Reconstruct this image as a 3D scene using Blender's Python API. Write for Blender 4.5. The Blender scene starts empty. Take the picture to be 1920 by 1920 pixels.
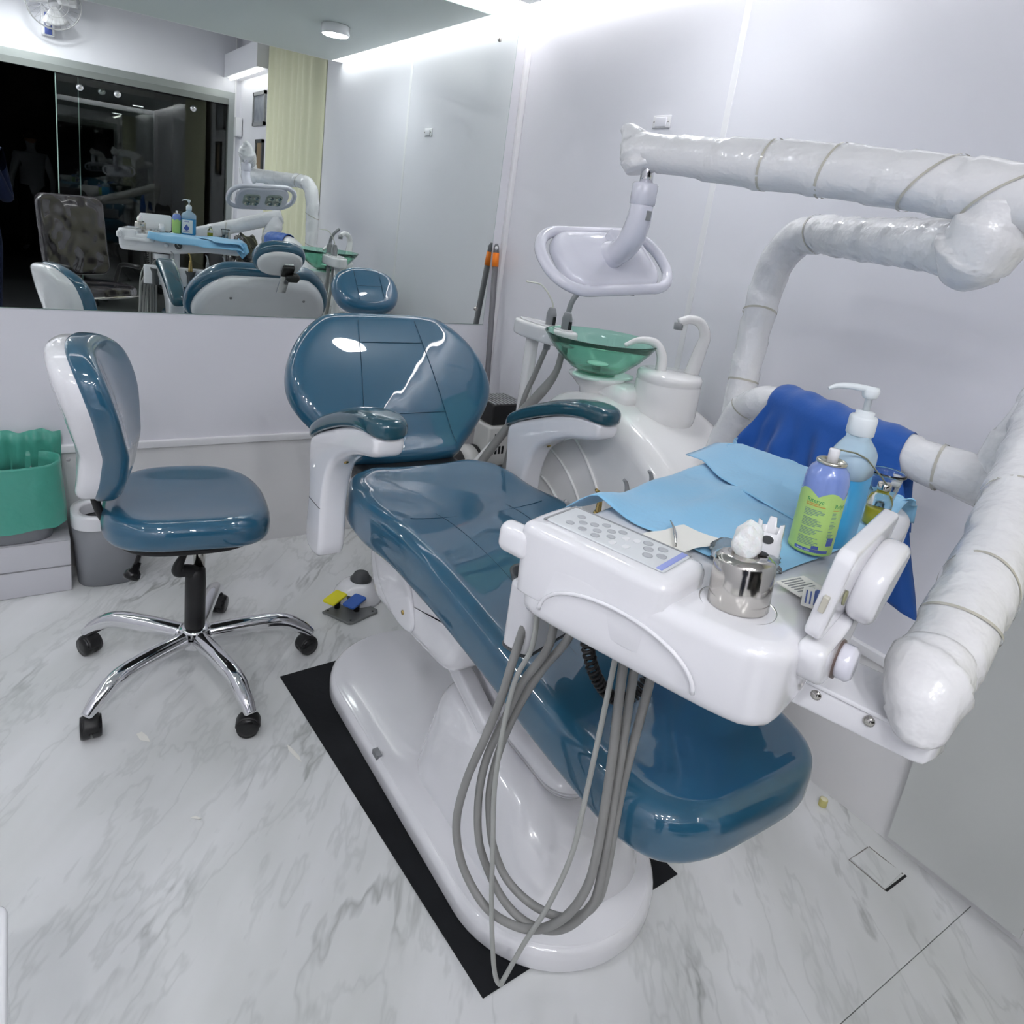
import bpy, bmesh, math, random
import numpy as np
from mathutils import Vector, Matrix
random.seed(7); rng = np.random.default_rng(7)
sc = bpy.context.scene
COL = sc.collection
V = lambda *a: np.array(a, float)

# ------------------------------------------------------------------ camera
cam_d = bpy.data.cameras.new('camera'); cam = bpy.data.objects.new('camera', cam_d); COL.objects.link(cam)
cam_d.sensor_width = 36; cam_d.sensor_fit = 'HORIZONTAL'
cam_d.lens = 1341.26 / 1920 * 36
cam_d.shift_x = (960 - 945.9) / 1920; cam_d.shift_y = (779.3 - 960) / 1920
cam_d.clip_start = 0.02
def cam_rot(a, b, c):
    ca, sa, cb, sb, cc, s_ = math.cos(a), math.sin(a), math.cos(b), math.sin(b), math.cos(c), math.sin(c)
    Rz = np.array([[ca, -sa, 0], [sa, ca, 0], [0, 0, 1]]); Rx = np.array([[1, 0, 0], [0, cb, -sb], [0, sb, cb]])
    Rr = np.array([[cc, -s_, 0], [s_, cc, 0], [0, 0, 1]]); W = np.array([[1, 0, 0], [0, 0, -1], [0, 1, 0]], float)
    return Rr @ Rx @ W @ Rz.T
R = cam_rot(-0.61447, 0.26702, 0.135113)
mw = Matrix.Identity(4)
for i in range(3):
    mw[i][0], mw[i][1], mw[i][2] = R[0][i], -R[1][i], -R[2][i]
mw.translation = (0, 0, 1.45)
cam.matrix_world = mw
sc.camera = cam

# ------------------------------------------------------------------ world, exposure
w = bpy.data.worlds.new('world'); sc.world = w; w.use_nodes = True
w.node_tree.nodes['Background'].inputs[0].default_value = (0.8, 0.85, 1, 1)
w.node_tree.nodes['Background'].inputs[1].default_value = 0.02
sc.view_settings.view_transform = 'Standard'; sc.view_settings.look = 'None'
sc.view_settings.gamma = 1; sc.view_settings.use_curve_mapping = False
sc.view_settings.exposure = 0.98
LED_S, DISC_S, FRONT_FILL_S = 7.0, 37.0, 112.0
sc.cycles.max_bounces = 6; sc.cycles.diffuse_bounces = 4; sc.cycles.glossy_bounces = 4
sc.cycles.transmission_bounces = 6; sc.cycles.transparent_max_bounces = 6
sc.cycles.blur_glossy = 1.0
sc.cycles.use_adaptive_sampling = True; sc.cycles.adaptive_threshold = 0.10; sc.cycles.adaptive_min_samples = 16
sc.cycles.sample_clamp_indirect = 8

# ------------------------------------------------------------------ materials
MATS = {}
def mat(name, col, rough=0.5, metal=0.0, coat=0.0, trans=0.0, ior=1.45, emit=None, estr=0.0, spec=0.5, bump=None, sheen=0.0, coat_rough=0.03, alpha=1.0, sss=0.0):
    m = bpy.data.materials.new(name); m.use_nodes = True
    nt = m.node_tree; b = nt.nodes['Principled BSDF']
    b.inputs['Base Color'].default_value = (*col, 1); b.inputs['Roughness'].default_value = rough
    b.inputs['Metallic'].default_value = metal; b.inputs['Coat Weight'].default_value = coat
    b.inputs['Coat Roughness'].default_value = coat_rough
    b.inputs['Transmission Weight'].default_value = trans; b.inputs['IOR'].default_value = ior
    b.inputs['Specular IOR Level'].default_value = spec; b.inputs['Sheen Weight'].default_value = sheen
    b.inputs['Alpha'].default_value = alpha; b.inputs['Subsurface Weight'].default_value = sss
    if emit: b.inputs['Emission Color'].default_value = (*emit, 1); b.inputs['Emission Strength'].default_value = estr
    if bump:   # (scale, strength, distance, detail)
        tc = nt.nodes.new('ShaderNodeTexCoord'); n = nt.nodes.new('ShaderNodeTexNoise'); bp = nt.nodes.new('ShaderNodeBump')
        n.inputs['Scale'].default_value = bump[0]; n.inputs['Detail'].default_value = bump[3] if len(bump) > 3 else 3
        bp.inputs['Strength'].default_value = bump[1]; bp.inputs['Distance'].default_value = bump[2]
        nt.links.new(tc.outputs['Object'], n.inputs['Vector']); nt.links.new(n.outputs['Fac'], bp.inputs['Height'])
        nt.links.new(bp.outputs['Normal'], b.inputs['Normal'])
        if coat: nt.links.new(bp.outputs['Normal'], b.inputs['Coat Normal'])
    MATS[name] = m
    return m
def vary(m, scale, lo, hi, detail=4, vec=None):
    "blend the base colour between two values by a noise"
    nt = m.node_tree; b = nt.nodes['Principled BSDF']
    tc = nt.nodes.new('ShaderNodeTexCoord'); n = nt.nodes.new('ShaderNodeTexNoise'); r = nt.nodes.new('ShaderNodeMix'); r.data_type = 'RGBA'
    n.inputs['Scale'].default_value = scale; n.inputs['Detail'].default_value = detail
    r.inputs['A'].default_value = (*lo, 1); r.inputs['B'].default_value = (*hi, 1)
    if vec:
        mp = nt.nodes.new('ShaderNodeMapping'); mp.inputs['Scale'].default_value = vec
        nt.links.new(tc.outputs['Object'], mp.inputs['Vector']); nt.links.new(mp.outputs['Vector'], n.inputs['Vector'])
    else: nt.links.new(tc.outputs['Object'], n.inputs['Vector'])
    nt.links.new(n.outputs['Fac'], r.inputs['Factor']); nt.links.new(r.outputs['Result'], b.inputs['Base Color'])
    return m

wall_m = mat('wall_laminate', (0.79, 0.79, 0.84), 0.38, spec=0.4)
dado_m = mat('dado_laminate', (0.78, 0.775, 0.78), 0.4, spec=0.4)
trim_m = mat('trim_white', (0.82, 0.82, 0.84), 0.35)
ceil_m = mat('ceiling_grey', (0.70, 0.75, 0.735), 0.6)
cove_m = mat('cove_white', (0.85, 0.85, 0.86), 0.6)
led_m = mat('led_strip', (1, 1, 1), 0.5, emit=(1.0, 0.97, 0.97), estr=LED_S)
disc_m = mat('disc_diffuser', (1, 1, 1), 0.5, emit=(0.95, 0.97, 1.0), estr=DISC_S)
front_fill_m = mat('front_fill', (1, 1, 1), 0.5, emit=(0.97, 0.97, 1.0), estr=FRONT_FILL_S)  # emission of the added entrance fill discs
vinyl = mat('teal_vinyl', (0.020, 0.105, 0.185), 0.30, coat=1.0, coat_rough=0.02, spec=0.3, bump=(9, 0.06, 0.02, 1)); vinyl.node_tree.nodes['Principled BSDF'].inputs['Coat IOR'].default_value = 1.7
vinyl_arm = mat('dark_teal_vinyl', (0.012, 0.075, 0.11), 0.25, coat=0.8, coat_rough=0.05)
seam_m = mat('seam_thread', (0.012, 0.058, 0.105), 0.4)
shell = mat('white_shell', (0.84, 0.84, 0.87), 0.16, coat=0.6, coat_rough=0.05)
unitw = mat('white_unit', (0.86, 0.855, 0.85), 0.14, coat=0.6, coat_rough=0.04)
lampw = mat('lamp_white', (0.74, 0.74, 0.82), 0.2, coat=0.5)
wrap_m = mat('foam_wrap', (0.83, 0.83, 0.84), 0.38, coat=0.6, coat_rough=0.10, bump=(26, 0.5, 0.012, 3))
tape_m = mat('clear_tape', (0.56, 0.54, 0.47), 0.25, coat=0.5)
chrome = mat('chrome', (0.80, 0.80, 0.82), 0.07, metal=1)
steel = mat('steel', (0.60, 0.58, 0.54), 0.14, metal=1)
alu = mat('aluminium', (0.42, 0.45, 0.44), 0.35, metal=0.8)
black = mat('black_plastic', (0.012, 0.012, 0.013), 0.42)
blackg = mat('black_gloss', (0.01, 0.01, 0.011), 0.2)
rubber = mat('black_rubber_mat', (0.016, 0.017, 0.019), 0.65, spec=0.15, bump=(60, 0.15, 0.004)); vary(rubber, 5, (0.006, 0.0066, 0.008), (0.026, 0.028, 0.031))
hose_m = mat('grey_hose', (0.30, 0.30, 0.29), 0.45)
greyp = mat('grey_plastic', (0.30, 0.31, 0.32), 0.45)
darkgrey = mat('dark_grey', (0.08, 0.085, 0.09), 0.45)
bin_m = mat('bin_grey', (0.27, 0.28, 0.30), 0.5)
bag_m = mat('green_bag', (0.10, 0.50, 0.38), 0.3, trans=0.25, coat=0.3, bump=(14, 0.5, 0.02))
bib_m = mat('blue_bib', (0.26, 0.55, 0.80), 0.75, sheen=0.3, bump=(130, 0.25, 0.003))
bib_u = mat('blue_bib_film', (0.08, 0.42, 0.68), 0.45)
cloth_m = mat('blue_cloth', (0.012, 0.10, 0.42), 0.55, sheen=0.2, bump=(160, 0.2, 0.002))
glassg = mat('green_glass', (0.55, 0.97, 0.80), 0.02, trans=0.95, ior=1.25)
glass = mat('clear_glass', (0.92, 0.95, 0.95), 0.02, trans=1.0, ior=1.45)
doorglass = mat('door_glass', (0.80, 0.86, 0.84), 0.0, trans=1.0, ior=1.5)
frost = mat('frosted_sheet', (0.82, 0.84, 0.82), 0.45, trans=0.35, ior=1.15)
film = mat('clear_film', (0.85, 0.9, 0.93), 0.12, trans=0.85, ior=1.1)
mirror_m = mat('mirror_silver', (0.84, 0.885, 0.86), 0.0, metal=1)
mirror_e = mat('mirror_edge', (0.30, 0.42, 0.38), 0.1)
curtain_m = mat('curtain', (0.72, 0.72, 0.52), 0.8, sheen=0.2)
yellow = mat('yellow_pedal', (0.85, 0.78, 0.02), 0.35)
bluep = mat('blue_pedal', (0.04, 0.13, 0.48), 0.35)
plategrey = mat('pedal_plate', (0.22, 0.23, 0.23), 0.4, metal=0.4)
orange = mat('orange', (0.90, 0.22, 0.01), 0.45)
polegrey = mat('pole_grey', (0.14, 0.14, 0.155), 0.4)
paper = mat('paper', (0.86, 0.85, 0.80), 0.7)
yellowcap = mat('yellow_cap', (0.62, 0.57, 0.22), 0.5)
liquid = mat('blue_liquid', (0.055, 0.36, 0.68), 0.3, trans=0.15, ior=1.33, coat=0.15)
bottle_m = mat('bottle_plastic', (0.62, 0.80, 0.92), 0.2, trans=0.35, ior=1.2)
pumpw = mat('pump_white', (0.78, 0.83, 0.86), 0.3)
can_b = mat('can_blue', (0.21, 0.30, 0.66), 0.22, coat=0.5)
can_g = mat('can_green', (0.44, 0.66, 0.20), 0.35)
print_g = mat('print_green', (0.02, 0.30, 0.10), 0.5)
print_o = mat('print_orange', (0.55, 0.33, 0.08), 0.5)
print_t = mat('print_text', (0.20, 0.34, 0.24), 0.5)
print_b = mat('print_blue', (0.08, 0.12, 0.40), 0.4)
print_w = mat('print_white', (0.8, 0.84, 0.9), 0.5)
vial_m = mat('vial_liquid', (0.75, 0.72, 0.03), 0.15, trans=0.2)
vial_p = mat('vial_pale', (0.55, 0.68, 0.58), 0.2, trans=0.4)
panel_m = mat('control_film', (0.70, 0.73, 0.75), 0.3, coat=0.3)
btn_m = mat('button_print', (0.45, 0.47, 0.50), 0.4)
btn_w = mat('button_white', (0.78, 0.79, 0.81), 0.4)
accent = mat('accent_blue', (0.30, 0.36, 0.75), 0.4)
cotton_m = mat('cotton', (0.88, 0.88, 0.88), 0.9, bump=(160, 0.5, 0.006, 6), sss=0.2)
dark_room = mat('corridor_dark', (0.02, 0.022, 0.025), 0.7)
navy = mat('navy_clothes', (0.005, 0.010, 0.035), 0.9, spec=0.2)
greytee = mat('grey_tshirt', (0.30, 0.31, 0.33), 0.85)
skin_m = mat('skin', (0.28, 0.16, 0.11), 0.55)
hair_m = mat('dark_hair', (0.01, 0.009, 0.008), 0.6)
trouser = mat('dark_trousers', (0.012, 0.012, 0.015), 0.8)
seatfab = mat('black_fabric', (0.020, 0.019, 0.022), 0.75)
plasticwrap = mat('plastic_cover', (0.030, 0.027, 0.031), 0.18, coat=0.8, bump=(5, 0.9, 0.12, 1))
picture_m = mat('picture_print', (0.20, 0.22, 0.27), 0.3); vary(picture_m, 14, (0.10, 0.12, 0.16), (0.42, 0.44, 0.48))
picture_b = mat('picture_brown', (0.26, 0.19, 0.12), 0.4)
lens_m = mat('reflector', (0.55, 0.55, 0.50), 0.15, metal=0.8)
lampglass = mat('lamp_window', (0.46, 0.52, 0.47), 0.1)
compw = mat('machine_white', (0.60, 0.60, 0.58), 0.35)
brass = mat('brass', (0.55, 0.40, 0.16), 0.25, metal=1)

def marble():
    m = bpy.data.materials.new('marble'); m.use_nodes = True; nt = m.node_tree; b = nt.nodes['Principled BSDF']
    N = nt.nodes.new; L = nt.links.new
    tc = N('ShaderNodeNewGeometry')
    mp = N('ShaderNodeMapping'); mp.inputs['Rotation'].default_value = (0, 0, math.radians(-52)); L(tc.outputs['Position'], mp.inputs['Vector'])
    st = N('ShaderNodeMapping'); st.inputs['Scale'].default_value = (1.0, 3.4, 1.0); L(mp.outputs['Vector'], st.inputs['Vector'])
    warp = N('ShaderNodeTexNoise'); warp.inputs['Scale'].default_value = 3.0; warp.inputs['Detail'].default_value = 2; L(mp.outputs['Vector'], warp.inputs['Vector'])
    mixv = N('ShaderNodeMix'); mixv.data_type = 'VECTOR'; mixv.inputs['Factor'].default_value = 0.16
    L(st.outputs['Vector'], mixv.inputs['A']); L(warp.outputs['Color'], mixv.inputs['B'])
    def vein(scale, width, detail):
        n = N('ShaderNodeTexNoise'); n.inputs['Scale'].default_value = scale; n.inputs['Detail'].default_value = detail; n.inputs['Roughness'].default_value = 0.62
        L(mixv.outputs['Result'], n.inputs['Vector'])
        s = N('ShaderNodeMath'); s.operation = 'SUBTRACT'; s.inputs[1].default_value = 0.5; L(n.outputs['Fac'], s.inputs[0])
        a = N('ShaderNodeMath'); a.operation = 'ABSOLUTE'; L(s.outputs[0], a.inputs[0])
        r = N('ShaderNodeMapRange'); r.inputs['From Min'].default_value = 0; r.inputs['From Max'].default_value = width; r.inputs['To Min'].default_value = 1; r.inputs['To Max'].default_value = 0
        L(a.outputs[0], r.inputs['Value']); return r
    v1 = vein(1.15, 0.022, 5); v2 = vein(2.6, 0.03, 4)
    br = N('ShaderNodeTexNoise'); br.inputs['Scale'].default_value = 2.2; br.inputs['Detail'].default_value = 2; L(tc.outputs['Position'], br.inputs['Vector'])
    brr = N('ShaderNodeMapRange'); brr.inputs['From Min'].default_value = 0.46; brr.inputs['From Max'].default_value = 0.66; L(br.outputs['Fac'], brr.inputs['Value'])
    v1m = N('ShaderNodeMath'); v1m.operation = 'MULTIPLY'; L(v1.outputs[0], v1m.inputs[0]); L(brr.outputs[0], v1m.inputs[1])
    cl = N('ShaderNodeTexNoise'); cl.inputs['Scale'].default_value = 1.6; cl.inputs['Detail'].default_value = 3; L(mixv.outputs['Result'], cl.inputs['Vector'])
    c0 = N('ShaderNodeMix'); c0.data_type = 'RGBA'; c0.inputs['A'].default_value = (0.655, 0.67, 0.66, 1); c0.inputs['B'].default_value = (0.79, 0.80, 0.81, 1)
    clr = N('ShaderNodeMapRange'); clr.inputs['From Min'].default_value = 0.35; clr.inputs['From Max'].default_value = 0.65; L(cl.outputs['Fac'], clr.inputs['Value']); L(clr.outputs[0], c0.inputs['Factor'])
    c1 = N('ShaderNodeMix'); c1.data_type = 'RGBA'; L(c0.outputs['Result'], c1.inputs['A']); c1.inputs['B'].default_value = (0.27, 0.285, 0.275, 1)
    k1 = N('ShaderNodeMath'); k1.operation = 'MULTIPLY'; k1.inputs[1].default_value = 0.75; L(v1m.outputs[0], k1.inputs[0]); L(k1.outputs[0], c1.inputs['Factor'])
    c2 = N('ShaderNodeMix'); c2.data_type = 'RGBA'; L(c1.outputs['Result'], c2.inputs['A']); c2.inputs['B'].default_value = (0.40, 0.42, 0.41, 1)
    k2 = N('ShaderNodeMath'); k2.operation = 'MULTIPLY'; k2.inputs[1].default_value = 0.26; L(v2.outputs[0], k2.inputs[0]); L(k2.outputs[0], c2.inputs['Factor'])
    L(c2.outputs['Result'], b.inputs['Base Color']); b.inputs['Roughness'].default_value = 0.34; b.inputs['Specular IOR Level'].default_value = 0.4
    return m
marble_m = marble()

# ------------------------------------------------------------------ builders
WM = {}
def link(o, parent=None):
    COL.objects.link(o)
    if parent is not None:
        o.parent = parent; o.matrix_parent_inverse = WM[parent.name].inverted()
def tag(o, label=None, cat=None, group=None, kind=None):
    if label: o['label'] = label
    if cat: o['category'] = cat
    if group: o['group'] = group
    if kind: o['kind'] = kind
    return o
def thing(name, label, cat, loc=(0, 0, 0), group=None):
    o = bpy.data.objects.new(name, None); o.empty_display_size = 0.05; o.location = loc
    WM[o.name] = Matrix.Translation(loc); COL.objects.link(o)
    return tag(o, label, cat, group)
def mesh(name, vf, m, parent=None, smooth=True, sub=0, label=None, cat=None, kind=None, group=None, flat_angle=None):
    v, f = vf; v = np.asarray(v, float)
    lo, hi = v.min(0), v.max(0); c = (lo + hi) / 2
    if parent is None: c[2] = lo[2]
    me = bpy.data.meshes.new(name); me.from_pydata([tuple(p) for p in (v - c)], [], [tuple(q) for q in f]); me.update()
    bm = bmesh.new(); bm.from_mesh(me); bmesh.ops.recalc_face_normals(bm, faces=bm.faces); bm.to_mesh(me); bm.free()
    me.materials.append(m)
    if smooth: me.shade_smooth()
    o = bpy.data.objects.new(name, me); o.location = c
    WM[o.name] = Matrix.Translation(c)
    link(o, parent)
    if smooth and flat_angle:
        me.set_sharp_from_angle(angle=math.radians(flat_angle))
    if sub:
        s = o.modifiers.new('sub', 'SUBSURF'); s.levels = sub; s.render_levels = sub
    return tag(o, label, cat, group, kind)
def struct(name, vf, m, parent=None, **k):
    return mesh(name, vf, m, parent, smooth=k.pop('smooth', False), kind='structure' if parent is None else None, **k)
def join(*vfs):
    v, f, n = [], [], 0
    for a, b in vfs:
        a = [tuple(x) for x in a]; v += a; f += [tuple(i + n for i in q) for q in b]; n += len(a)
    return v, f
def box(x0, x1, y0, y1, z0, z1):
    v = [(x, y, z) for x in (x0, x1) for y in (y0, y1) for z in (z0, z1)]
    return v, [(0, 1, 3, 2), (4, 6, 7, 5), (0, 4, 5, 1), (2, 3, 7, 6), (0, 2, 6, 4), (1, 5, 7, 3)]
def xf(vf, fn): return [fn(np.array(p, float)) for p in vf[0]], vf[1]
def frame(o, u, v, n):
    o, u, v, n = (np.array(a, float) for a in (o, u, v, n))
    return lambda p: o + u * p[0] + v * p[1] + n * p[2]
def unit(a): a = np.array(a, float); return a / np.linalg.norm(a)
def rings(rs, closed=True, cap0=True, cap1=True):
    n = len(rs[0]); v = [tuple(p) for r in rs for p in r]; f = []
    for i in range(len(rs) - 1):
        for j in range(n if closed else n - 1):
            k = (j + 1) % n
            f.append((i * n + j, i * n + k, (i + 1) * n + k, (i + 1) * n + j))
    if cap0 and closed: f.append(tuple(range(n))[::-1])
    if cap1 and closed: f.append(tuple((len(rs) - 1) * n + j for j in range(n)))
    return v, f
def resample(pts, n, closed=True):
    pts = np.array(pts, float); P = np.vstack([pts, pts[:1]]) if closed else pts
    d = np.r_[0, np.cumsum(np.linalg.norm(np.diff(P, axis=0), axis=1))]
    t = np.linspace(0, d[-1], n + 1)[:-1] if closed else np.linspace(0, d[-1], n)
    return np.stack([np.interp(t, d, P[:, i]) for i in range(P.shape[1])], 1)
def catmull(pts, per=8, closed=False):
    P = np.array(pts, float); n = len(P); out = []
    for i in range(n if closed else n - 1):
        if closed: a, b, c, d = P[(i - 1) % n], P[i], P[(i + 1) % n], P[(i + 2) % n]
        else: b, c = P[i], P[i + 1]; a = P[i - 1] if i else 2 * b - c; d = P[i + 2] if i + 2 < n else 2 * c - b
        for t in np.linspace(0, 1, per, endpoint=False):
            out.append(0.5 * (2 * b + (c - a) * t + (2 * a - 5 * b + 4 * c - d) * t * t + (3 * b - a - 3 * c + d) * t ** 3))
    if not closed: out.append(P[-1])
    return np.array(out)
def tube(pts, r, n=12, cap=True, rfun=None, per=0):
    P = catmull(pts, per) if per else np.array(pts, float)
    d = np.r_[0, np.cumsum(np.linalg.norm(np.diff(P, axis=0), axis=1))]
    T = np.gradient(P, axis=0); T /= np.linalg.norm(T, axis=1)[:, None] + 1e-12
    up = V(0, 0, 1) if abs(T[0][2]) < 0.9 else V(1, 0, 0)
    nrm = unit(np.cross(T[0], up)); rs = []
    rr = np.interp(np.linspace(0, 1, len(P)), np.linspace(0, 1, len(r)), r) if hasattr(r, '__len__') else np.full(len(P), r)
    for i, p in enumerate(P):
        nrm = unit(nrm - T[i] * nrm.dot(T[i])); bn = np.cross(T[i], nrm)
        a = np.linspace(0, 2 * np.pi, n, endpoint=False)
        k = np.array([rfun(d[i], q) for q in a]) if rfun else np.ones(n)
        rs.append([p + rr[i] * k[j] * (math.cos(q) * nrm + math.sin(q) * bn) for j, q in enumerate(a)])
    return rings(rs, True, cap, cap)
def lathe(prof, c=(0, 0, 0), n=32, axis=None, sx=1, sy=1, cap=True):
    a = np.linspace(0, 2 * np.pi, n, endpoint=False)
    rs = [[V(r * math.cos(q) * sx, r * math.sin(q) * sy, z) for q in a] for r, z in prof]
    v, f = rings(rs, True, cap, cap)
    if axis is not None:
        ax = unit(axis); u = unit(np.cross(V(0, 0, 1) if abs(ax[2]) < 0.9 else V(1, 0, 0), ax)); w_ = np.cross(ax, u)
        return [np.array(c) + p[0] * u + p[1] * w_ + p[2] * ax for p in v], f
    return [np.array(c) + np.array(p) for p in v], f
def rrect(w, h, r, n=6):
    o = []
    for cx, cy, a0 in ((w / 2 - r, h / 2 - r, 0), (-w / 2 + r, h / 2 - r, 90), (-w / 2 + r, -h / 2 + r, 180), (w / 2 - r, -h / 2 + r, 270)):
        for k in range(n + 1):
            a = math.radians(a0 + 90 * k / n); o.append((cx + r * math.cos(a), cy + r * math.sin(a)))
    return np.array(o)
def inset(o, d):
    e = np.roll(o, -1, 0) - np.roll(o, 1, 0); nn = np.stack([e[:, 1], -e[:, 0]], 1); nn /= np.linalg.norm(nn, axis=1)[:, None] + 1e-12
    return o - nn * d
def ccw(o):
    o = np.array(o, float); x, y = o[:, 0], o[:, 1]
    return o if np.sum(x * np.roll(y, -1) - y * np.roll(x, -1)) > 0 else o[::-1]
def pillow(outline, thick, r, bulge=0.0, rb=None, k=5, bulge_back=0.0, inner=6, fn=None):
    "solid with this outline in xy, z from 0 to thick, rounded rims, domed (or dished) faces"
    o = ccw(outline); rb = r if rb is None else rb; c = o.mean(0); rs = []
    def dome(base, z, b, seq):
        for s in seq: rs.append([(*(c + (p - c) * s), z + b * (1 - s * s)) for p in base])
    seq = np.linspace(1, 0.04, inner)
    bb = inset(o, rb)
    dome(bb, 0, -bulge_back, seq[::-1][:-1])
    for t in np.linspace(0, 1, k):
        a = t * math.pi / 2; q = inset(o, rb * (1 - math.sin(a))); rs.append([(*p, rb * (1 - math.cos(a))) for p in q])
    for t in np.linspace(0, 1, k):
        a = t * math.pi / 2; q = inset(o, r * (1 - math.cos(a))); rs.append([(*p, thick - r + r * math.sin(a)) for p in q])
    dome(inset(o, r), thick, bulge, seq[1:])
    v, f = rings(rs)
    if fn: v = [fn(np.array(p, float)) for p in v]
    return v, f
def slab(outline, thick, r=0.003, fn=None, k=3):
    o = ccw(outline); rs = []
    for t in np.linspace(0, 1, k):
        a = t * math.pi / 2; rs.append([(*p, r * (1 - math.cos(a))) for p in inset(o, r * (1 - math.sin(a)))])
    for t in np.linspace(0, 1, k):
        a = t * math.pi / 2; rs.append([(*p, thick - r + r * math.sin(a)) for p in inset(o, r * (1 - math.cos(a)))])
    v, f = rings(rs)
    if fn: v = [fn(np.array(p, float)) for p in v]
    return v, f
def rbox(x0, x1, y0, y1, z0, z1, r=0.01, re=None):
    cx, cy = (x0 + x1) / 2, (y0 + y1) / 2; re = min(r, (z1 - z0) / 2.01) if re is None else re
    return slab(rrect(x1 - x0, y1 - y0, max(r, re + 1e-4)), z1 - z0, re, lambda p: p + V(cx, cy, z0), 4)
def grid(nu, nv, fn, thick=0.0):
    v = [fn(i / (nu - 1), j / (nv - 1)) for i in range(nu) for j in range(nv)]
    f = [(i * nv + j, (i + 1) * nv + j, (i + 1) * nv + j + 1, i * nv + j + 1) for i in range(nu - 1) for j in range(nv - 1)]
    return v, f
def solidify(o, t, offset=0):
    s = o.modifiers.new('thick', 'SOLIDIFY'); s.thickness = t; s.offset = offset; return o
def text_vf(txt, size, fn, align='LEFT'):
    c = bpy.data.curves.new('t', 'FONT'); c.body = txt; c.size = size; c.align_x = align; c.resolution_u = 2; c.extrude = 0
    o = bpy.data.objects.new('t', c); me = bpy.data.meshes.new_from_object(o)
    v = [fn(np.array(p.co)) for p in me.vertices]; f = [tuple(p.vertices) for p in me.polygons]
    bpy.data.objects.remove(o); bpy.data.curves.remove(c); bpy.data.meshes.remove(me)
    return v, f

YW, XW = 2.814, 1.857
# ------------------------------------------------------------------ setting
XL, YF = -1.5, -2.12
floor = struct('floor', box(XL - 0.2, XW + 0.3, -10.4, YW + 0.2, -0.05, -0.006), mat('floor_joint', (0.30, 0.31, 0.30), 0.8))
ys = [-10.4, -1.1, 0.408, YW + 0.05]; xs = [XL - 0.2, -0.62, XW + 0.02]
for i in range(3):
    for j in range(2):
        mesh('floor_slab', slab([(xs[j] + .0008, ys[i] + .0008), (xs[j + 1] - .0008, ys[i] + .0008), (xs[j + 1] - .0008, ys[i + 1] - .0008), (xs[j] + .0008, ys[i + 1] - .0008)], 0.006, 0.0006, lambda p: p + V(0, 0, -0.006)), marble_m, floor, smooth=False)
# loose access tile let into the floor by the right wall
at = mesh('access_tile', slab([(1.699, 0.537), (1.79, 0.543), (1.78, 0.627), (1.702, 0.630)], 0.003, 0.0008), marble_m, floor, smooth=False)
mesh('tile_gap', box(1.698, 1.792, 0.531, 0.5365, 0, 0.0014), black, floor, smooth=False)
mesh('tile_joint', join(box(1.6965, 1.699, 0.534, 0.632, 0, 0.0012), box(1.699, 1.784, 0.630, 0.632, 0, 0.0012), box(1.788, 1.7905, 0.54, 0.63, 0, 0.0010)), mat('joint_brown', (0.26, 0.25, 0.23), 0.7), floor, smooth=False)

wb = struct('wall_back', box(XL, XW + 0.12, YW + 0.012, YW + 0.12, 0, 2.75), wall_m)
mesh('dado_panel', box(XL, XW, YW, YW + 0.012, 0, 0.455), dado_m, wb, smooth=False)
mesh('upper_panel', box(XL, XW, YW, YW + 0.012, 0.478, 2.42), wall_m, wb, smooth=False)
wr = struct('wall_right', box(XW + 0.012, XW + 0.12, YF, YW + 0.012, 0, 2.75), wall_m)
mesh('dado_panel', box(XW, XW + 0.012, -0.3, YW, 0, 0.455), dado_m, wr, smooth=False)
mesh('upper_panel', box(XW, XW + 0.012, 1.669, YW, 0.478, 2.42), wall_m, wr, smooth=False)
mesh('upper_panel', box(XW, XW + 0.012, YF, 1.645, 0.478, 2.75), wall_m, wr, smooth=False)
mesh('joint_strip', rbox(XW - 0.002, XW + 0.012, 1.645, 1.669, 0.478, 2.42, 0.002), trim_m, wr)
mesh('corner_strip', rbox(XW - 0.022, XW, YW - 0.022, YW, 0.478, 2.42, 0.003), trim_m, wb)
struct('trim_1', xf(rbox(XL, XW, -0.016, 0.012, 0.452, 0.48, 0.003), lambda p: p + V(0, YW, 0)), trim_m, smooth=True)
struct('trim_2', rbox(XW - 0.016, XW + 0.012, -0.3, YW - 0.016, 0.452, 0.48, 0.003), trim_m, smooth=True)
struct('wall_left', box(XL - 0.12, XL, YF, YW + 0.12, 0, 2.75), wall_m)
# false ceiling with a lit gap along the back and right walls
CZ = 2.30
struct('ceiling', box(XL + 0.077, XW - 0.077, 0.58, YW - 0.074, CZ, CZ + 0.05), ceil_m)
struct('trim_3', join(box(XL, XW, 0.56, 0.58, CZ, 2.75), box(XL, XW + 0.012, 0.58, YW + 0.012, 2.43, 2.45)), cove_m)
struct('ceiling_front', box(XL, XW + 0.12, YF, 0.58, 2.75, 2.80), mat('ceiling_white', (0.75, 0.75, 0.76), 0.6))
t = thing('cove_light', 'glowing white light strip along the ceiling gap above the mirror', 'light strip', (0.2, 2.755, 2.36))
mesh('light_strip', box(XL, XW - 0.03, YW - 0.072, YW - 0.040, 2.335, 2.345), led_m, t, smooth=False)
mesh('strip_backing', box(XL, XW - 0.03, YW - 0.071, YW - 0.047, 2.345, 2.352), cove_m, t, smooth=False)
t = thing('cove_light', 'glowing white light strip along the ceiling gap above the jointed side wall', 'light strip', (1.8, 1.6, 2.36))
mesh('light_strip', box(XW - 0.075, XW - 0.043, 0.60, YW - 0.075, 2.335, 2.345), led_m, t, smooth=False)
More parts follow.
